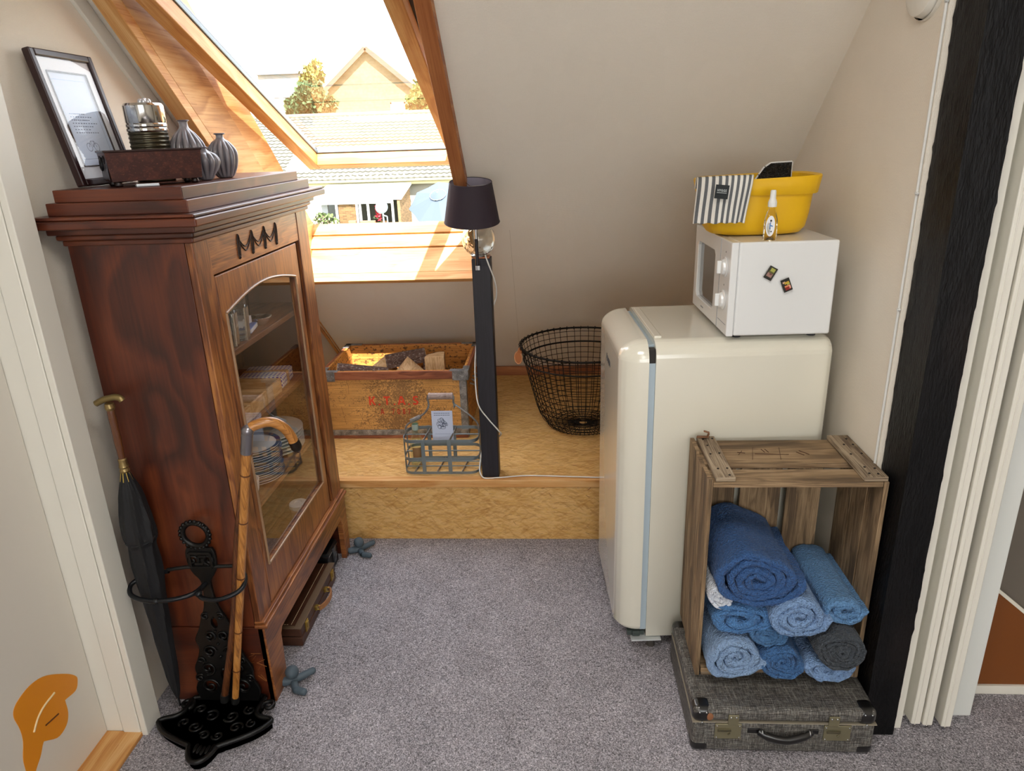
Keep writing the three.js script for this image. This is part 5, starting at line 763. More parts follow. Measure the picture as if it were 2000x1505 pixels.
{
  // firewood: split logs, bark on one side
  const bark = mat(0xffffff, 0.95, { map: tex(256, 256, (u, v) => { const k = N.fbm(u * 10, v * 34, 4, 10, 34), l = clamp((N.fbm(u * 26 + 4, v * 26, 3, 26, 26) - 0.56) * 6); return [lerp(56 + k * 60, 128, l), lerp(40 + k * 50, 118, l), lerp(34 + k * 44, 112, l)]; }, 6, 6), bumpMap: bumpTex(256, 256, (u, v) => 255 * N.fbm(u * 12, v * 40, 4, 12, 40), 6, 6), bumpScale: 0.006 });
  const cut = mat(0xffffff, 0.8, { map: woodTex(0xb08a5c, 0xd2b084, 0xe2c8a0, 0.3, 0.08, { w: 512, h: 256, ring: 4, seed: 71 }) }), endg = mat(0xd6bb92, 0.85);
  const log = (label, [x, y, z], L, r, a0, a1, rot, seed) => { const t = thing('firewood_log', label, 'firewood', [x, y, z], 0, 'split firewood in the open chest'); t.rotation.set(...rot); const n = 10, o = [[0, 0]]; for (let i = 0; i <= n; i++) { const a = lerp(a0, a1, i / n); o.push([r * (1 + (N.v(a * 3 + seed, seed) - 0.5) * 0.15) * Math.cos(a), r * (1 + (N.v(a * 3 + seed, seed) - 0.5) * 0.15) * Math.sin(a)]); } const g = put(ext(shapeOf(o), L, 0.002), 0, 0, -L / 2).rotateY(Math.PI / 2); mesh('split_wood', g, cut, t, { axis: 'x' });
    const bk = []; for (let i = 1; i < o.length - 1; i++) { const A = o[i], B = o[i + 1], m = 1.03; bk.push(bar([0, (A[1] + B[1]) / 2 * m, -(A[0] + B[0]) / 2 * m], [0.001, (A[1] + B[1]) / 2 * m, -(A[0] + B[0]) / 2 * m], 0.01, 0.01, V(0, 1, 0), 0)); } 
    const sh = []; for (let i = 1; i < o.length; i++) sh.push([o[i][0] * 1.0, o[i][1] * 1.0]); for (let i = o.length - 1; i > 0; i--) sh.push([o[i][0] * 1.09, o[i][1] * 1.09]); mesh('bark', put(ext(shapeOf(sh), L * 0.985, 0.001), 0, 0, -L * 0.4925).rotateY(Math.PI / 2), bark, t, { axis: 'x' }); return t; };
  log('bark-covered log sloping down from the left end of the chest', [-0.922, 0.548, -3.12], 0.24, 0.05, 0.1, 3.0, [0.1, 0.25, -0.22], 1);
  log('pale split log in the sunlight, second from the left', [-0.86, 0.595, -3.2], 0.2, 0.1, -2.2, -0.75, [0, 1.35, 0.06], 2);
  log('pale split log with a pointed edge up, right of the sunlit one', [-0.703, 0.603, -3.14], 0.2, 0.12, -2.35, -0.85, [0, 1.75, 0.05], 3);
  log('split log with dark bark lying behind the pointed one', [-0.74, 0.545, -3.3], 0.2, 0.06, 0.3, 2.9, [0, 0.25, 0.1], 4);
  log('square-ended log with upright grain at the right side of the chest', [-0.545, 0.5, -3.25], 0.2, 0.09, 0.0, 1.571, [0, 0.1, 1.5708], 5);
  log('split log lying at the left in the lower layer of the chest', [-0.9, 0.36, -3.2], 0.24, 0.1, 0, 3.1, [0, 0.1, 0], 6);
  log('split log lying at the right in the lower layer of the chest', [-0.6, 0.34, -3.15], 0.26, 0.1, 0, 3.1, [0, -0.15, 0], 7);
}
{
  // wire bottle carrier
  const t = thing('bottle_carrier', 'grey galvanised strip-metal bottle carrier with a wooden grip beside the post', 'carrier');
  const g = M.galvDark, x0 = -0.637, x1 = -0.322, z0 = -2.765, z1 = -2.612, r = 0.04;
  const loop = (y, h, zz1 = z1) => { const s = new THREE.Shape(), a = x0, b = x1; const rr = (q) => { const P = new THREE.Path(); const d = q; P.moveTo(a + r, z0 + d); P.lineTo(b - r, z0 + d); P.absarc(b - r, z0 + r, r - d, -Math.PI / 2, 0); P.lineTo(b - d, z1 - r); P.absarc(b - r, z1 - r, r - d, 0, Math.PI / 2); P.lineTo(a + r, z1 - d); P.absarc(a + r, z1 - r, r - d, Math.PI / 2, Math.PI); P.lineTo(a + d, z0 + r); P.absarc(a + r, z0 + r, r - d, Math.PI, Math.PI * 1.5); return P.getPoints(8); }; const S = new THREE.Shape(rr(0)); S.holes.push(new THREE.Path(rr(0.0022))); return put(new THREE.ExtrudeGeometry(S, { depth: h, bevelEnabled: false }).rotateX(Math.PI / 2), 0, y + h, 0); };
  for (const [y, h] of [[0.284, 0.011], [0.345, 0.013], [0.425, 0.014]]) mesh('band', loop(y, h), g, t);
  for (const x of [-0.55, -0.441]) mesh('upright_strap', [span(x - 0.008, x + 0.008, 0.284, 0.44, z1 - 0.0005, z1 + 0.0018, 0.0006), span(x - 0.008, x + 0.008, 0.284, 0.44, z0 - 0.0018, z0 + 0.0005, 0.0006)].slice(0, 1), g, t, { axis: 'y' });
  for (const x of [-0.55, -0.441]) mesh('upright_strap', [span(x - 0.008, x + 0.008, 0.284, 0.44, z0 - 0.0018, z0 + 0.0005, 0.0006)], g, t, { axis: 'y' });
  for (const [x, z] of [[x0, -2.66], [x0, -2.72], [x1, -2.69]]) mesh('upright_strap', [span(x - 0.0015, x + 0.0015, 0.284, 0.44, z - 0.007, z + 0.007, 0.0006)], g, t, { axis: 'y' });
  for (const x of [-0.59, -0.495, -0.39]) mesh('base_strip', [bar([x - 0.006, 0.287, z1 - 0.002], [x + 0.012, 0.287, z0 + 0.002], 0.011, 0.002, V(0, 1, 0), 0.0005).rotateX(0)], M.galv, t, { axis: 'z' });
  for (const x of [-0.55, -0.441]) mesh('divider_strip', [bar([x, 0.431, z1], [x + 0.016, 0.446, -2.69], 0.012, 0.002, V(0, 1, 0), 0.0005), bar([x + 0.016, 0.446, -2.69], [x + 0.012, 0.431, z0], 0.012, 0.002, V(0, 1, 0), 0.0005)], M.galv, t, { axis: 'z' });
  for (const y of [0.355, 0.431]) mesh('cross_wire', [rod([x0 + 0.002, y, -2.69], [x1 - 0.002, y, -2.69], 0.0028, 6)], g, t);
  mesh('cross_wire', [rod([x0, 0.291, -2.675], [x1, 0.291, -2.675], 0.0025, 6)], g, t); mesh('cross_wire', [rod([x0, 0.291, -2.72], [x1, 0.291, -2.72], 0.0025, 6)], g, t);
  // swing handle
  const zh = -2.69;
  mesh('handle_wire', [tube([[x0 + 0.002, 0.437, zh], [x0 + 0.008, 0.47, zh], [x0 + 0.05, 0.5, zh], [-0.545, 0.53, zh], [-0.528, 0.56, zh], [-0.53, 0.598, zh], [-0.525, 0.607, zh]], 0.0042, 36, 8)], M.galv, t); mesh('handle_wire', [tube([[x1 - 0.002, 0.437, zh], [x1 - 0.004, 0.475, zh], [x1 - 0.03, 0.51, zh], [-0.405, 0.555, zh], [-0.423, 0.57, zh], [-0.422, 0.598, zh], [-0.427, 0.607, zh]], 0.0042, 36, 8)], M.galv, t);
  mesh('wire_wrap', [rod([-0.608, 0.492, zh], [-0.566, 0.512, zh], 0.0095, 10)], M.galv, t); mesh('wire_loop', [torus(0.009, 0.003, -0.421, 0.562, zh, 0, Math.PI / 2, 0, 16, 6)], g, t);
  mesh('wooden_grip', [rod([-0.526, 0.602, zh], [-0.424, 0.602, zh], 0.0135, 20), rod([-0.524, 0.602, zh], [-0.518, 0.602, zh], 0.0145, 20), rod([-0.432, 0.602, zh], [-0.426, 0.602, zh], 0.0145, 20)], mat(0xffffff, 0.7, { map: woodTex(0x6a564c, 0x96827a, 0xb0a098, 0.2, 0.06, { w: 256, h: 64, seed: 77 }) }), t);
  rebase(t, [-0.48, PY, -2.69]);
  const c = thing('paper_card', 'pale blue card with a printed floral drawing tied in the bottle carrier', 'card', [-0.472, 0.45, -2.668]);
  const art = canvasTex(256, 384, (q, w, h) => { q.fillStyle = '#c2cde4'; q.fillRect(0, 0, w, h); q.fillStyle = '#4a5470'; for (let i = 0; i < 2; i++) for (let x = 30; x < 226; x += 22) q.fillRect(x, 24 + i * 26, 15, 8); q.strokeStyle = '#3c4660'; q.lineWidth = 5; const r = rng(9); for (let i = 0; i < 11; i++) { q.beginPath(); q.ellipse(128 + (r() - 0.5) * 110, 170 + (r() - 0.5) * 110, 24 + r() * 14, 14 + r() * 10, r() * 6, 0, 7); q.stroke(); } q.fillStyle = '#9aa8c8'; q.fillRect(30, 300, 196, 6); });
  mesh('card_sheet', [box(0.088, 0.128, 0.0012, 0, 0.03, 0, 0.0004, -0.06)], mat(0xc2cde4, 0.7), c); mesh('printed_face', [new THREE.PlaneGeometry(0.087, 0.127).rotateX(-0.06).translate(0, 0.03, 0.0008)], mat(0xffffff, 0.7, { map: art }), c, { keep: true });
  const b = thing('glass_bottle', 'clear glass bottle with a brown label standing in the bottle carrier', 'bottle', [-0.592, 0.2885, -2.69]);
  mesh('bottle_glass', lathe([[0, 0.001], [0.026, 0.001], [0.028, 0.006], [0.028, 0.1], [0.024, 0.125], [0.0145, 0.15], [0.013, 0.2], [0.0145, 0.203], [0.0145, 0.213], [0.0115, 0.213], [0.0112, 0.15], [0.0255, 0.1], [0.0255, 0.006], [0, 0.006]], 30), phys(0xfafffc, 0.02, { transmission: 1, thickness: 0, ior: 1.5 }), b, { smooth: 0.6 });
  mesh('bottle_label', [new THREE.CylinderGeometry(0.0284, 0.0284, 0.045, 20, 1, true, -0.5, 2.2).translate(0, 0.07, 0)], mat(0x8a6a46, 0.7, { side: THREE.DoubleSide }), b); mesh('neck_band', [lathe([[0.0134, 0.165], [0.0142, 0.168], [0.0142, 0.188], [0.0134, 0.191]], 20)], mat(0x9fb2aa, 0.4), b);
}
{
  const t = thing('newel_post', 'square blackish post standing at the platform edge beneath the lamp', 'post');
  mesh('post_shaft', [box(0.07, 0.9, 0.07, -0.2715, PY + 0.45, -2.62, 0.003)], mat(0xffffff, 0.5, { map: woodTex(0x0e0c12, 0x17141d, 0x221e26, 0.8, 0.2, { w: 256, h: 128, seed: 81 }) }), t, { axis: 'y' });
  mesh('post_cap', [box(0.062, 0.005, 0.062, -0.2715, 1.1825, -2.62, 0.001)], mat(0xb06a40, 0.4), t);
  rebase(t, [-0.2715, PY, -2.62]);
  const l = thing('table_lamp', 'lamp with dark aubergine shade and clear glass globe base on the post', 'lamp');
  const cx = -0.279, cz = -2.615, cy = 1.2475;
  const gp = []; for (let i = 0; i <= 20; i++) { const a = -1.36 + i / 20 * 2.5; gp.push([0.063 * Math.cos(a), cy + 0.063 * Math.sin(a)]); }
  mesh('glass_globe', lathe([[0, gp[0][1]], ...gp, [0.02, cy + 0.066], ...gp.slice().reverse().map(([r, y]) => [r * 0.955, cy + (y - cy) * 0.955]), [0, cy - 0.0588]], 40, cx, 0, cz), M.clear, l, { smooth: 0.6 });
  mesh('base_ring', [lathe([[0, 1.1855], [0.03, 1.1855], [0.032, 1.19], [0.02, 1.194], [0, 1.194]], 30, cx, 0, cz)], M.steel, l, { smooth: 0.5 });
  mesh('stem', [rod([cx - 0.006, 1.2, cz + 0.03], [cx - 0.006, 1.33, cz + 0.03], 0.0065, 14)], M.steel, l); mesh('stem', [rod([-0.281, 1.258, -2.548], [-0.281, 1.345, -2.548], 0.0062, 14)], M.steel, l);
  mesh('stem_sleeve', [rod([-0.281, 1.162, -2.548], [-0.281, 1.258, -2.548], 0.0066, 14)], mat(0x14101a, 0.4), l); mesh('stem_tag', [box(0.011, 0.017, 0.004, -0.277, 1.153, -2.545, 0.001), box(0.004, 0.017, 0.004, -0.2855, 1.153, -2.545, 0.001)], M.steel, l);
  mesh('harp', [tube([[cx - 0.006, 1.33, cz + 0.03], [cx + 0.02, 1.345, cz + 0.05], [cx - 0.002, 1.345, -2.548]], 0.003, 14, 6), tube([[cx + 0.02, 1.335, cz + 0.03], [cx, 1.315, cz + 0.05], [cx - 0.01, 1.29, cz + 0.055]], 0.0016, 14, 5)], M.steel, l);
  const sh = new THREE.Group(); sh.name = 'lamp_shade'; l.add(sh);
  const tilt = (g) => put(g, 0, 0, 0, 0.16, 0, -0.03).translate(-0.2925, 1.319, -2.545);
  const fabric = mat(0x2a1f29, 0.75), lin = mat(0x8c8794, 0.7);
  mesh('shade_fabric', tilt(lathe([[0.099, 0], [0.0745, 0.14], [0.0735, 0.14], [0.098, 0]], 56)), fabric, sh, { smooth: 0.5 }); mesh('shade_lining', tilt(lathe([[0.0976, 0.001], [0.0731, 0.139]], 56)), mat(0x8c8794, 0.7, { side: THREE.DoubleSide }), sh, { smooth: 0.5 }); mesh('shade_rim', tilt(torus(0.099, 0.0012, 0, 0.0005, 0, Math.PI / 2, 0, 0, 56, 6)), fabric, sh); mesh('shade_rim', tilt(torus(0.074, 0.0012, 0, 0.14, 0, Math.PI / 2, 0, 0, 56, 6)), fabric, sh);
  mesh('shade_spider', [0, 1, 2].map((i) => tilt(rod([0, 0.125, 0], [0.074 * Math.cos(i * 2.094), 0.132, 0.074 * Math.sin(i * 2.094)], 0.0014, 5))), M.steel, sh);
  rebase(l, [cx, 1.1852, cz]);
  const c = thing('power_cord', 'thin white power cord winding round the post and along the platform', 'cord');
  mesh('cord', [tube([[-0.255, 1.192, -2.59], [-0.243, 1.16, -2.578], [-0.226, 1.1, -2.6], [-0.222, 1.04, -2.64], [-0.24, 0.98, -2.668], [-0.3, 0.88, -2.668], [-0.316, 0.79, -2.64], [-0.316, 0.66, -2.6], [-0.305, 0.6, -2.578], [-0.27, 0.545, -2.576], [-0.229, 0.492, -2.577], [-0.225, 0.46, -2.62], [-0.25, 0.42, -2.668], [-0.305, 0.38, -2.668], [-0.316, 0.34, -2.63], [-0.314, 0.305, -2.58], [-0.3, 0.287, -2.572], [-0.24, 0.2865, -2.574], [-0.13, 0.2865, -2.59], [0.0, 0.2865, -2.585], [0.2, 0.2865, -2.572], [0.3, 0.2865, -2.58]], 0.0027, 220, 7)], M.cable, c);
  mesh('plug', [box(0.03, 0.02, 0.024, 0.315, 0.292, -2.582, 0.004)], M.cable, c);
}
{
  // round wire basket
  const cx = 0.13, cz = -3.165, yb = PY + 0.004, yt = 0.68, R0 = 0.185, R1 = 0.293;
  const t = thing('wire_basket', 'round black wire-mesh basket with a leather tab behind the refrigerator', 'basket', [cx, PY, cz]);
  const w = mat(0x171310, 0.5, { metalness: 0.6 }), prof = (k) => { const y = 0.004 + k * (yt - yb); return [lerp(R0, R1, Math.pow(k, 0.82)) - (k < 0.12 ? (0.12 - k) * 0.28 : 0), y]; };
  const RB = rng(17);
  for (let i = 0; i < 15; i++) { const k = 0.04 + i * 0.0655, [r, y] = prof(k); mesh('wire_ring', torus(r, 0.0016, 0, y, 0, Math.PI / 2 + (RB() - 0.5) * 0.01, 0, (RB() - 0.5) * 0.01, 72, 5), w, t); }
  const rib = new THREE.CatmullRomCurve3([V(0.02, 0.003, 0), V(R0 * 0.6, 0.003, 0), V(R0 * 0.9, 0.004, 0), ...[0.06, 0.2, 0.4, 0.6, 0.8, 1].map((k) => { const [r, y] = prof(k); return V(r, y, 0); })]);
  const rg = join(new THREE.TubeGeometry(rib, 26, 0.0015, 5)); for (let i = 0; i < 52; i++) { const m = new THREE.Mesh(rg, w); m.name = 'wire_rib'; m.rotation.y = i / 52 * 6.28318 + (RB() - 0.5) * 0.03; t.add(m); }
  for (const r of [0.04, 0.07, 0.1, 0.13, 0.158]) mesh('base_ring', torus(r, 0.0019, 0, 0.006, 0, Math.PI / 2, 0, 0, 56, 5), w, t);
  mesh('rim', torus(R1 + 0.001, 0.0048, 0, yt - PY, 0, Math.PI / 2, 0, 0, 90, 8), w, t); mesh('upper_hoop', torus(prof(0.83)[0] + 0.003, 0.0036, 0, prof(0.83)[1], 0, Math.PI / 2, 0, 0, 90, 7), w, t);
  const cl = torus(0.0075, 0.0017, 0, 0, 0, 0, 0, 0, 10, 5); for (let i = 0; i < 52; i++) { const m = new THREE.Mesh(cl, w); m.name = 'rim_twist'; const a = i / 52 * 6.28318; m.position.set((R1 + 0.001) * Math.cos(a), yt - PY, -(R1 + 0.001) * Math.sin(a)); m.rotation.y = a; t.add(m); }
  const g = new THREE.Group(); g.name = 'leather_tab'; t.add(g); g.position.set(-R1 - 0.009, yt - PY - 0.05, 0.045); g.rotation.y = -0.35; const lm = mat(0xa8683c, 0.55);
  const oval = (a, b) => Array.from({ length: 26 }, (_, i) => [a * Math.cos(i / 26 * 6.2832), b * Math.sin(i / 26 * 6.2832)]);
  mesh('strap', put(ext(shapeOf(oval(0.019, 0.03)), 0.004, 0.001), 0, 0, 0), lm, g); mesh('strap_edge', tube(oval(0.0185, 0.0295).map(([x, y]) => [x, y, 0.003]), 0.0026, 40, 6, true), mat(0xc89468, 0.5), g);
  mesh('strap_fold', [box(0.022, 0.026, 0.012, 0.009, 0.034, 0, 0.003, 0, 0, -0.4)], lm, g);
}
// ---------- outside the window ----------
smesh('ground', [new THREE.PlaneGeometry(220, 150).rotateX(-Math.PI / 2).translate(-20, -3.0, -80)], mat(0xffffff, 1, { map: tex(256, 256, (u, v) => { const k = N.fbm(u * 8, v * 8, 4, 8, 8); return [110 + k * 60, 112 + k * 50, 84 + k * 30]; }, 0.15, 0.15) }), { still: true });
smesh('wall_outer', [span(-3.5, 3.5, -3, 0.2, -4.3, -4.05, 0)], M.outer, {});
const brickTex = canvasTex(256, 256, (g, w, h) => { const r = rng(5); g.fillStyle = '#7a7058'; g.fillRect(0, 0, w, h); for (let j = 0; j < 16; j++) for (let i = -1; i < 8; i++) { const k = r() * 40; g.fillStyle = `rgb(${104 + k},${76 + k * 0.8},${46 + k * 0.6})`; g.fillRect(i * 32 + (j % 2) * 16 + 1, j * 16 + 2, 30, 12); } }, 0.55, 0.9);
{
  const h = thing('low_house', 'long low house across the gardens with a pale pantiled roof', 'house');
  const tile = mat(0xffffff, 0.9, { map: tex(256, 256, (u, v) => { const k = (N.fbm(u * 20, v * 20, 3, 20, 20) - 0.5) * 46; return [97 + k * 0.8, 95 + k * 0.8, 84 + k * 0.6]; }, 0.3, 0.3) });
  // roof: courses of wavy tiles, each lapping the one below
  const ye = -0.2, ze = -36, yr = 3.05, zr = -43.5, NC = 20, X0 = -27, X1 = 2, per = 0.29, course = (i) => {
    const k0 = i / NC, k1 = (i + 1.12) / NC, nx = Math.round((X1 - X0) / per * 6), pos = [], idx = [], dy = yr - ye, dz = zr - ze, n = V(0, -dz, dy).normalize();
    for (let j = 0; j <= nx; j++) { const x = X0 + (X1 - X0) * j / nx, wv = 0.045 * Math.pow(0.5 + 0.5 * Math.sin((x - X0) / per * 6.28318), 1.4); for (const [k, lift, drop] of [[k0, 0.07, -0.05], [k0, 0.07, 0], [k1, 0.0, 0]]) { const o = lift + wv; pos.push(x, ye + dy * k + n.y * o + (drop ? n.y * drop * 1.3 : 0), ze + dz * k + n.z * o + (drop ? n.z * drop * 1.3 : 0)); } }
    for (let j = 0; j < nx; j++) { const a = j * 3, b = a + 3; idx.push(a, b, a + 1, b, b + 1, a + 1, a + 1, b + 1, a + 2, b + 1, b + 2, a + 2); }
    const g = new THREE.BufferGeometry(); g.setAttribute('position', new THREE.Float32BufferAttribute(pos, 3)); g.setIndex(idx); const q = g.toNonIndexed(); q.computeVertexNormals(); return q; };
  mesh('roof_tiles', Array.from({ length: NC }, (_, i) => course(i)), tile, h, { kind: 'stuff' });
  mesh('ridge', [rod([X0, yr + 0.06, zr], [X1, yr + 0.06, zr], 0.16, 10)], tile, h);
  mesh('roof_back', [bar([(X0 + X1) / 2, yr, zr], [(X0 + X1) / 2, yr - 1.2, zr - 2.8], X1 - X0, 0.15, V(1, 0, 0), 0)], tile, h);
  mesh('wall', [span(X0 + 0.4, X1 - 0.4, -3, ye - 0.02, -45, -36.4, 0)], mat(0x8a877f, 0.9), h); mesh('gutter', [rod([X0, ye - 0.05, ze + 0.05], [X1, ye - 0.05, ze + 0.05], 0.07, 8)], mat(0x9a9478, 0.8), h); mesh('fascia', [span(X0, X1, ye - 0.25, ye - 0.04, ze - 0.12, ze - 0.04, 0)], mat(0xb8b08c, 0.8), h);
  const sl = mesh('roof_window', [put(box(1.1, 1.4, 0.1), -13.1, 0.62, -37.75, -1.16)], mat(0x9aa8b8, 0.2), h); mesh('roof_window_frame', [put(span(-0.6, 0.6, 0.7, 0.8, -0.02, 0.1), -13.1, 0.62, -37.75, -1.16), put(span(-0.6, 0.6, -0.8, -0.7, -0.02, 0.1), -13.1, 0.62, -37.75, -1.16), put(span(-0.65, -0.55, -0.8, 0.8, -0.02, 0.1), -13.1, 0.62, -37.75, -1.16)], mat(0xd8d8d8, 0.5), sl);
  for (let i = 0; i < 14; i++) mesh('snow_guard', [box(0.1, 0.1, 0.08, -11.9 + i * 0.34, ye + 0.22, ze - 0.35, 0)], mat(0x8a8470, 0.8), h);
  for (const x of [-6.55, -6.1]) { const w = mesh('window', [span(x - 0.18, x + 0.18, -2.7, -1.5, -36.42, -36.36, 0)], mat(0x2c3438, 0.15), h); mesh('window_frame', [span(x - 0.24, x - 0.17, -2.75, -1.45, -36.4, -36.3, 0), span(x + 0.17, x + 0.24, -2.75, -1.45, -36.4, -36.3, 0), span(x - 0.24, x + 0.24, -1.5, -1.42, -36.4, -36.3, 0)], M.white, w); }
  rebase(h, [-12, -3, -39]);
}
{
  const c = thing('garden_room', 'white garden room with sloping roof, slim posts and brick side wall', 'garden room');
  const wh = mat(0xb4b4b2, 0.7), z0 = -33.2, z1 = -35.8, xl = -11.4, xr = -7.45;
  mesh('roof', [bar([(xl + xr) / 2 + 0.25, -0.92, z0 + 0.05], [(xl + xr) / 2 + 0.25, -0.42, z1], xr - xl + 0.3, 0.1, V(1, 0, 0), 0.005)], wh, c);
  mesh('front_beam', [span(xl, xr, -1.12, -0.93, z0 - 0.08, z0, 0.004)], wh, c);
  for (const x of [-11.3, -10.17, -9.2, -9.05, -8.67, xr - 0.06]) mesh('post', [span(x - 0.05, x + 0.05, -3, -1.1, z0 - 0.1, z0, 0.003)], wh, c, { axis: 'y' });
  const bk = mat(0xffffff, 0.9, { map: brickTex });
  mesh('brick_pier', [span(-10.1, -9.28, -3, -1.12, -33.42, -33.3, 0)], mat(0xffffff, 0.9, { map: brickTex, color: 0xd8d0c0 }), c);
  mesh('side_wall', [put(ext(shapeOf([[-z0 * -1, -3], [z1, -3], [z1, -0.44], [z0, -0.98]]), 0.12).rotateY(-Math.PI / 2), xr + 0.3, 0, 0)], bk, c, { axis: 'z' });
  mesh('back_wall', [span(xl, xr, -3, -0.5, z1 - 0.1, z1, 0)], mat(0x4a4a44, 0.8), c); mesh('dark_panel', [span(xl + 0.1, -10.2, -3, -1.15, z1, z1 + 0.1, 0)], mat(0x3a4042, 0.3), c);
  mesh('sill_board', [span(-8.8, -8.0, -2.75, -2.0, -34.2, -34.0, 0)], mat(0xb8906c, 0.8), c); mesh('tan_bench', [span(-9.55, -9.2, -2.9, -1.84, -33.0, -32.8, 0.01), span(-9.0, -8.3, -2.9, -1.86, -33.0, -32.8, 0.01)], mat(0x80624a, 0.8), c);
  mesh('curtain', [span(-11.0, -10.7, -3, -1.15, -33.7, -33.6, 0.01)], mat(0x9a9ea2, 0.9), c);
  rebase(c, [-9.2, -3, -34.5]);
  const d = thing('satellite_dish', 'pale blue round dish in front of the white garden room', 'dish', [-7.85, -3, -32.6]);
  mesh('bowl', [put(new THREE.SphereGeometry(0.36, 24, 10, 0, 6.2832, 0, 0.95).rotateX(1.25), -0.05, 1.68, -0.3)], mat(0x74868e, 0.4, { side: THREE.DoubleSide }), d); mesh('mast', [rod([0.05, 0, 0], [0, 1.6, -0.05], 0.04, 8), rod([0.0, 1.4, 0], [0.22, 1.35, 0.1], 0.03, 6), rod([0.22, 1.35, 0.1], [0.25, 0, 0.1], 0.03, 6)], mat(0x7a8288, 0.5), d);
  const f = thing('flower_bush', 'pale pink and green flowering bush before the garden room', 'bush', [-10.55, -3, -32.5]);
  const R = rng(22), mk = (n, s, rx, ry, rz) => Array.from({ length: n }, () => { const a = R() * 6.28, b = Math.acos(2 * R() - 1), q = 0.55 + R() * 0.45; return put(new THREE.PlaneGeometry(s, s), rx * q * Math.sin(b) * Math.cos(a), ry + ry * q * Math.cos(b), rz * q * Math.sin(b) * Math.sin(a), R() * 3, R() * 3, R() * 3); });
  mesh('foliage', mk(900, 0.13, 0.72, 0.8, 0.4), mat(0x4c5a30, 0.9, { side: THREE.DoubleSide }), f, { kind: 'stuff' }); mesh('blossom', mk(420, 0.13, 0.75, 0.76, 0.45), mat(0xb89c96, 0.9, { side: THREE.DoubleSide }), f, { kind: 'stuff' });
  const rb = thing('rose_bush', 'small bush with red blossom in the dark garden room window', 'bush', [-8.35, -3, -33.5]); mesh('blossom', mk(60, 0.12, 0.16, 0.72, 0.1).map((g) => g.translate(0.05, 0.45, 0)), mat(0xb0303c, 0.9, { side: THREE.DoubleSide }), rb, { kind: 'stuff' }); mesh('foliage', mk(140, 0.12, 0.2, 0.7, 0.14), mat(0x2c3a20, 0.9, { side: THREE.DoubleSide }), rb, { kind: 'stuff' });
}
{
  const p = thing('garden_parasol', 'large pale blue-grey eight-sided garden parasol tilted toward the window', 'parasol', [-5.25, -1.15, -33.2]); p.rotation.x = 0.62; p.rotation.y = 0;
  const cl = mat(0x3c4754, 0.8, { side: THREE.DoubleSide }), n = 8, r = 1.5; p.rotation.z = 0.1;
  for (let i = 0; i < n; i++) { const a = (i + 0.2) / n * 6.28318, b = (i + 1.2) / n * 6.28318, g = new THREE.BufferGeometry(); const A = V(r * Math.cos(a), 0, -r * Math.sin(a)), B = V(r * Math.cos(b), 0, -r * Math.sin(b)), C = V(0, 0.52, 0), m = A.clone().add(B).multiplyScalar(0.485); const at = [C, A, m, C, m, B]; g.setAttribute('position', new THREE.Float32BufferAttribute(at.flatMap((v) => [v.x, v.y, v.z]), 3)); g.computeVertexNormals(); mesh('canopy_panel', [g], cl, p); mesh('rib', [rod([0, 0.44, 0], [A.x * 0.97, -0.05, A.z * 0.97], 0.012, 5)], mat(0x6a6a6c, 0.5), p); }
  mesh('vent_cap', [lathe([[0.36, 0.44], [0.2, 0.53], [0.0, 0.6]], 16)], cl, p); mesh('vent_trim', [tube(Array.from({ length: 32 }, (_, i) => [(0.36 + 0.02 * (i % 2)) * Math.cos(i / 32 * 6.2832), 0.43 + 0.025 * (i % 2), 0.36 * Math.sin(i / 32 * 6.2832)]), 0.014, 64, 5, true)], mat(0x7c8894, 0.8), p); mesh('pole', [rod([0, -1.9, 0], [0, 0.6, 0], 0.03, 8)], mat(0x8a8a8a, 0.5), p);
}
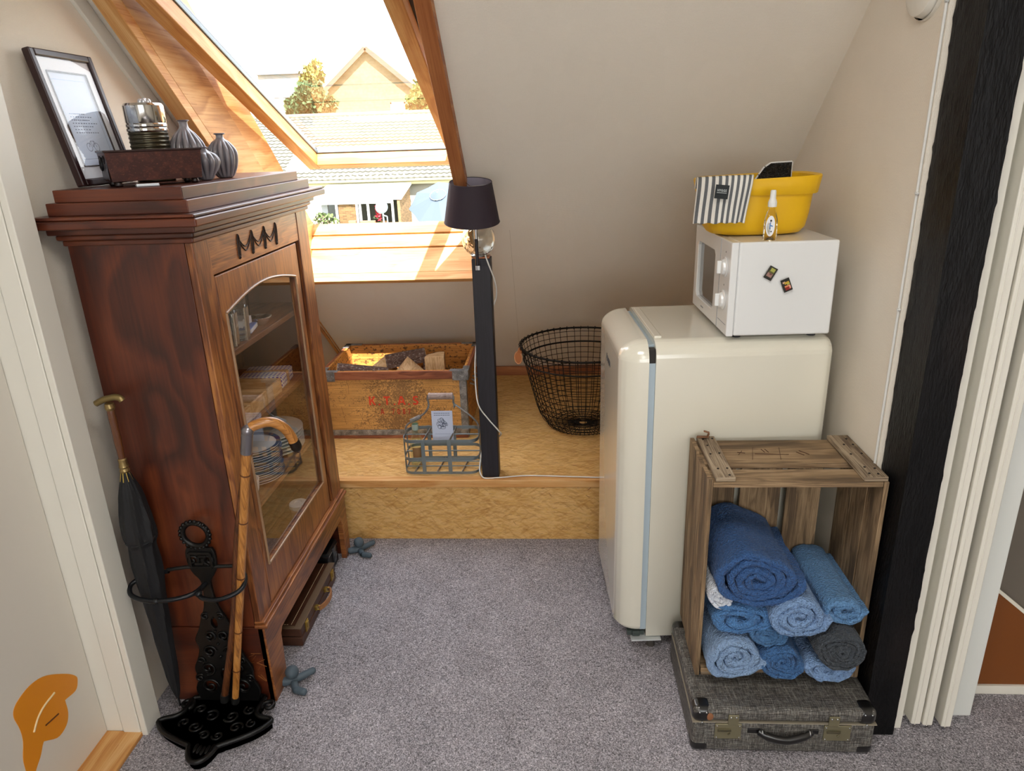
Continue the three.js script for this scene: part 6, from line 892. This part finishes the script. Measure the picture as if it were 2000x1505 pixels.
{
  const h = thing('gabled_house', 'tall cream house with a steep pointed gable behind the low roof', 'house');
  const z = -60, ap = [-14.58, 8.35], w = 6.6, e = [w, 8.35 - w * 0.83];
  mesh('gable_wall', put(ext(shapeOf([[ap[0] - w, -3], [ap[0] + w, -3], [ap[0] + w, e[1]], ap, [ap[0] - w, e[1]]]), 12), 0, 0, z - 12), mat(0xffffff, 0.9, { map: tex(256, 256, (u, v, x, y) => { const k = (N.fbm(u * 30, v * 30, 3, 30, 30) - 0.5) * 26 - (y % 16 < 2 ? 10 : 0); return [100 + k * 0.6, 98 + k * 0.6, 80 + k * 0.6]; }, 0.25, 0.25) }), h);
  for (const s of [-1, 1]) { mesh('roof_slope', [bar([ap[0], ap[1] + 0.12, z - 6], [ap[0] + s * (w + 0.5), ap[1] + 0.12 - (w + 0.5) * 0.83, z - 6], 12.8, 0.2, V(0, 0, 1), 0)], mat(0x5e5446, 0.9), h); mesh('verge_board', [bar([ap[0], ap[1] + 0.16, z + 0.42], [ap[0] + s * (w + 0.5), ap[1] + 0.16 - (w + 0.5) * 0.83, z + 0.42], 0.06, 0.34, V(0, 0, 1), 0)], mat(0x4c4a44, 0.9), h); }
  const wn = mesh('window', [span(-12.9, -11.9, 3.3, 4.4, z, z + 0.05, 0)], mat(0x8a94b0, 0.2), h); mesh('window_frame', [span(-13, -12.88, 3.2, 4.5, z, z + 0.09, 0), span(-11.92, -11.8, 3.2, 4.5, z, z + 0.09, 0), span(-13, -11.8, 4.38, 4.5, z, z + 0.09, 0)], mat(0xe0e0e0, 0.6), wn);
  rebase(h, [ap[0], -3, z - 6]);
  const b = thing('flat_roofed_block', 'faint pale block with a flat roof far left behind the tree', 'building');
  mesh('wall', [span(-33, -27.2, -3, 9.0, -90, -84, 0)], mat(0x7c7c7a, 0.9), b); mesh('cornice', [span(-33.2, -27, 9.0, 9.35, -90.2, -83.7, 0)], mat(0x5c6068, 0.8), b); for (let i = 0; i < 5; i++) mesh('window', [span(-32.4 + i, -31.8 + i, 6.6, 8.2, -84.02, -83.95, 0)], mat(0x5c646e, 0.4), b); rebase(b, [-30, -3, -87]);
}
function tree(name, label, x, y0, z, h, blobs, leaf, n, seed, col) {
  const t = thing(name, label, 'tree', [x, y0, z]); const r = rng(seed), br = [], q = [];
  for (const [bx, by, bz, br_] of blobs) { br.push(tube([[0, h * 0.22, 0], [bx * 0.4, lerp(h * 0.25, by, 0.55), bz * 0.4], [bx, by, bz]], 0.07, 8, 5)); const m = Math.round(n * br_ * br_); for (let i = 0; i < m; i++) { const a = r() * 6.2832, b = Math.acos(2 * r() - 1), k = br_ * Math.cbrt(0.25 + 0.75 * r()) * (0.8 + 0.45 * N.v(a * 2 + bx, b * 3 + by)); q.push(put(new THREE.PlaneGeometry(leaf * (0.7 + r() * 0.6), leaf * 0.7), bx + k * Math.sin(b) * Math.cos(a), by + k * 0.85 * Math.cos(b), bz + k * Math.sin(b) * Math.sin(a), r() * 6, r() * 6, r() * 6)); } }
  mesh('trunk', [rod([0, 0, 0], [0, h * 0.5, 0], 0.3, 10, 0.16)], mat(0x6b5a44, 0.9), t); mesh('branch', br, mat(0x6b5a44, 0.9), t, { kind: 'stuff' }); mesh('foliage', q, mat(col, 0.9, { side: THREE.DoubleSide }), t, { kind: 'stuff' });
}
tree('broadleaf_tree', 'green tree with a paler yellow top left of the gabled house', -16.3, -3, -50, 9.6, [[0, 7.2, 0, 1.1], [-0.9, 6.9, 0, 0.9], [0.9, 7.0, 0.3, 0.9], [0.1, 7.8, 0, 0.9], [-1.2, 5.4, 0.2, 0.6], [1.3, 5.6, 0, 0.6]], 0.28, 620, 3, 0x3c5634);
tree('yellow_tree', 'yellow-green treetop rising behind the green tree', -17.2, -3, -54, 11, [[0, 9.2, 0, 0.8], [0.3, 9.8, 0, 0.5], [-0.3, 8.6, 0, 0.8]], 0.28, 360, 4, 0x74783e);
tree('broadleaf_tree', 'bright green tree at the right of the gabled house', -8.3, -3, -50, 10, [[0, 7.6, 0, 1.0], [0.9, 8.4, 0, 0.9], [-0.8, 7.0, 0, 0.7], [1.6, 7.4, 0, 1.0], [0.5, 6.5, 0, 0.8]], 0.28, 520, 5, 0x586c38);
tree('garden_shrub', 'yellow-green shrub showing beside the left window jamb', -21.4, -3, -50, 6.8, [[0, 5.4, 0, 1.2], [1.1, 5.0, 0, 0.9]], 0.28, 420, 6, 0x9aa030);
scene.traverse((o) => { if (o.isMesh) { o.castShadow = true; o.receiveShadow = true; } });
renderer.render(scene, camera);
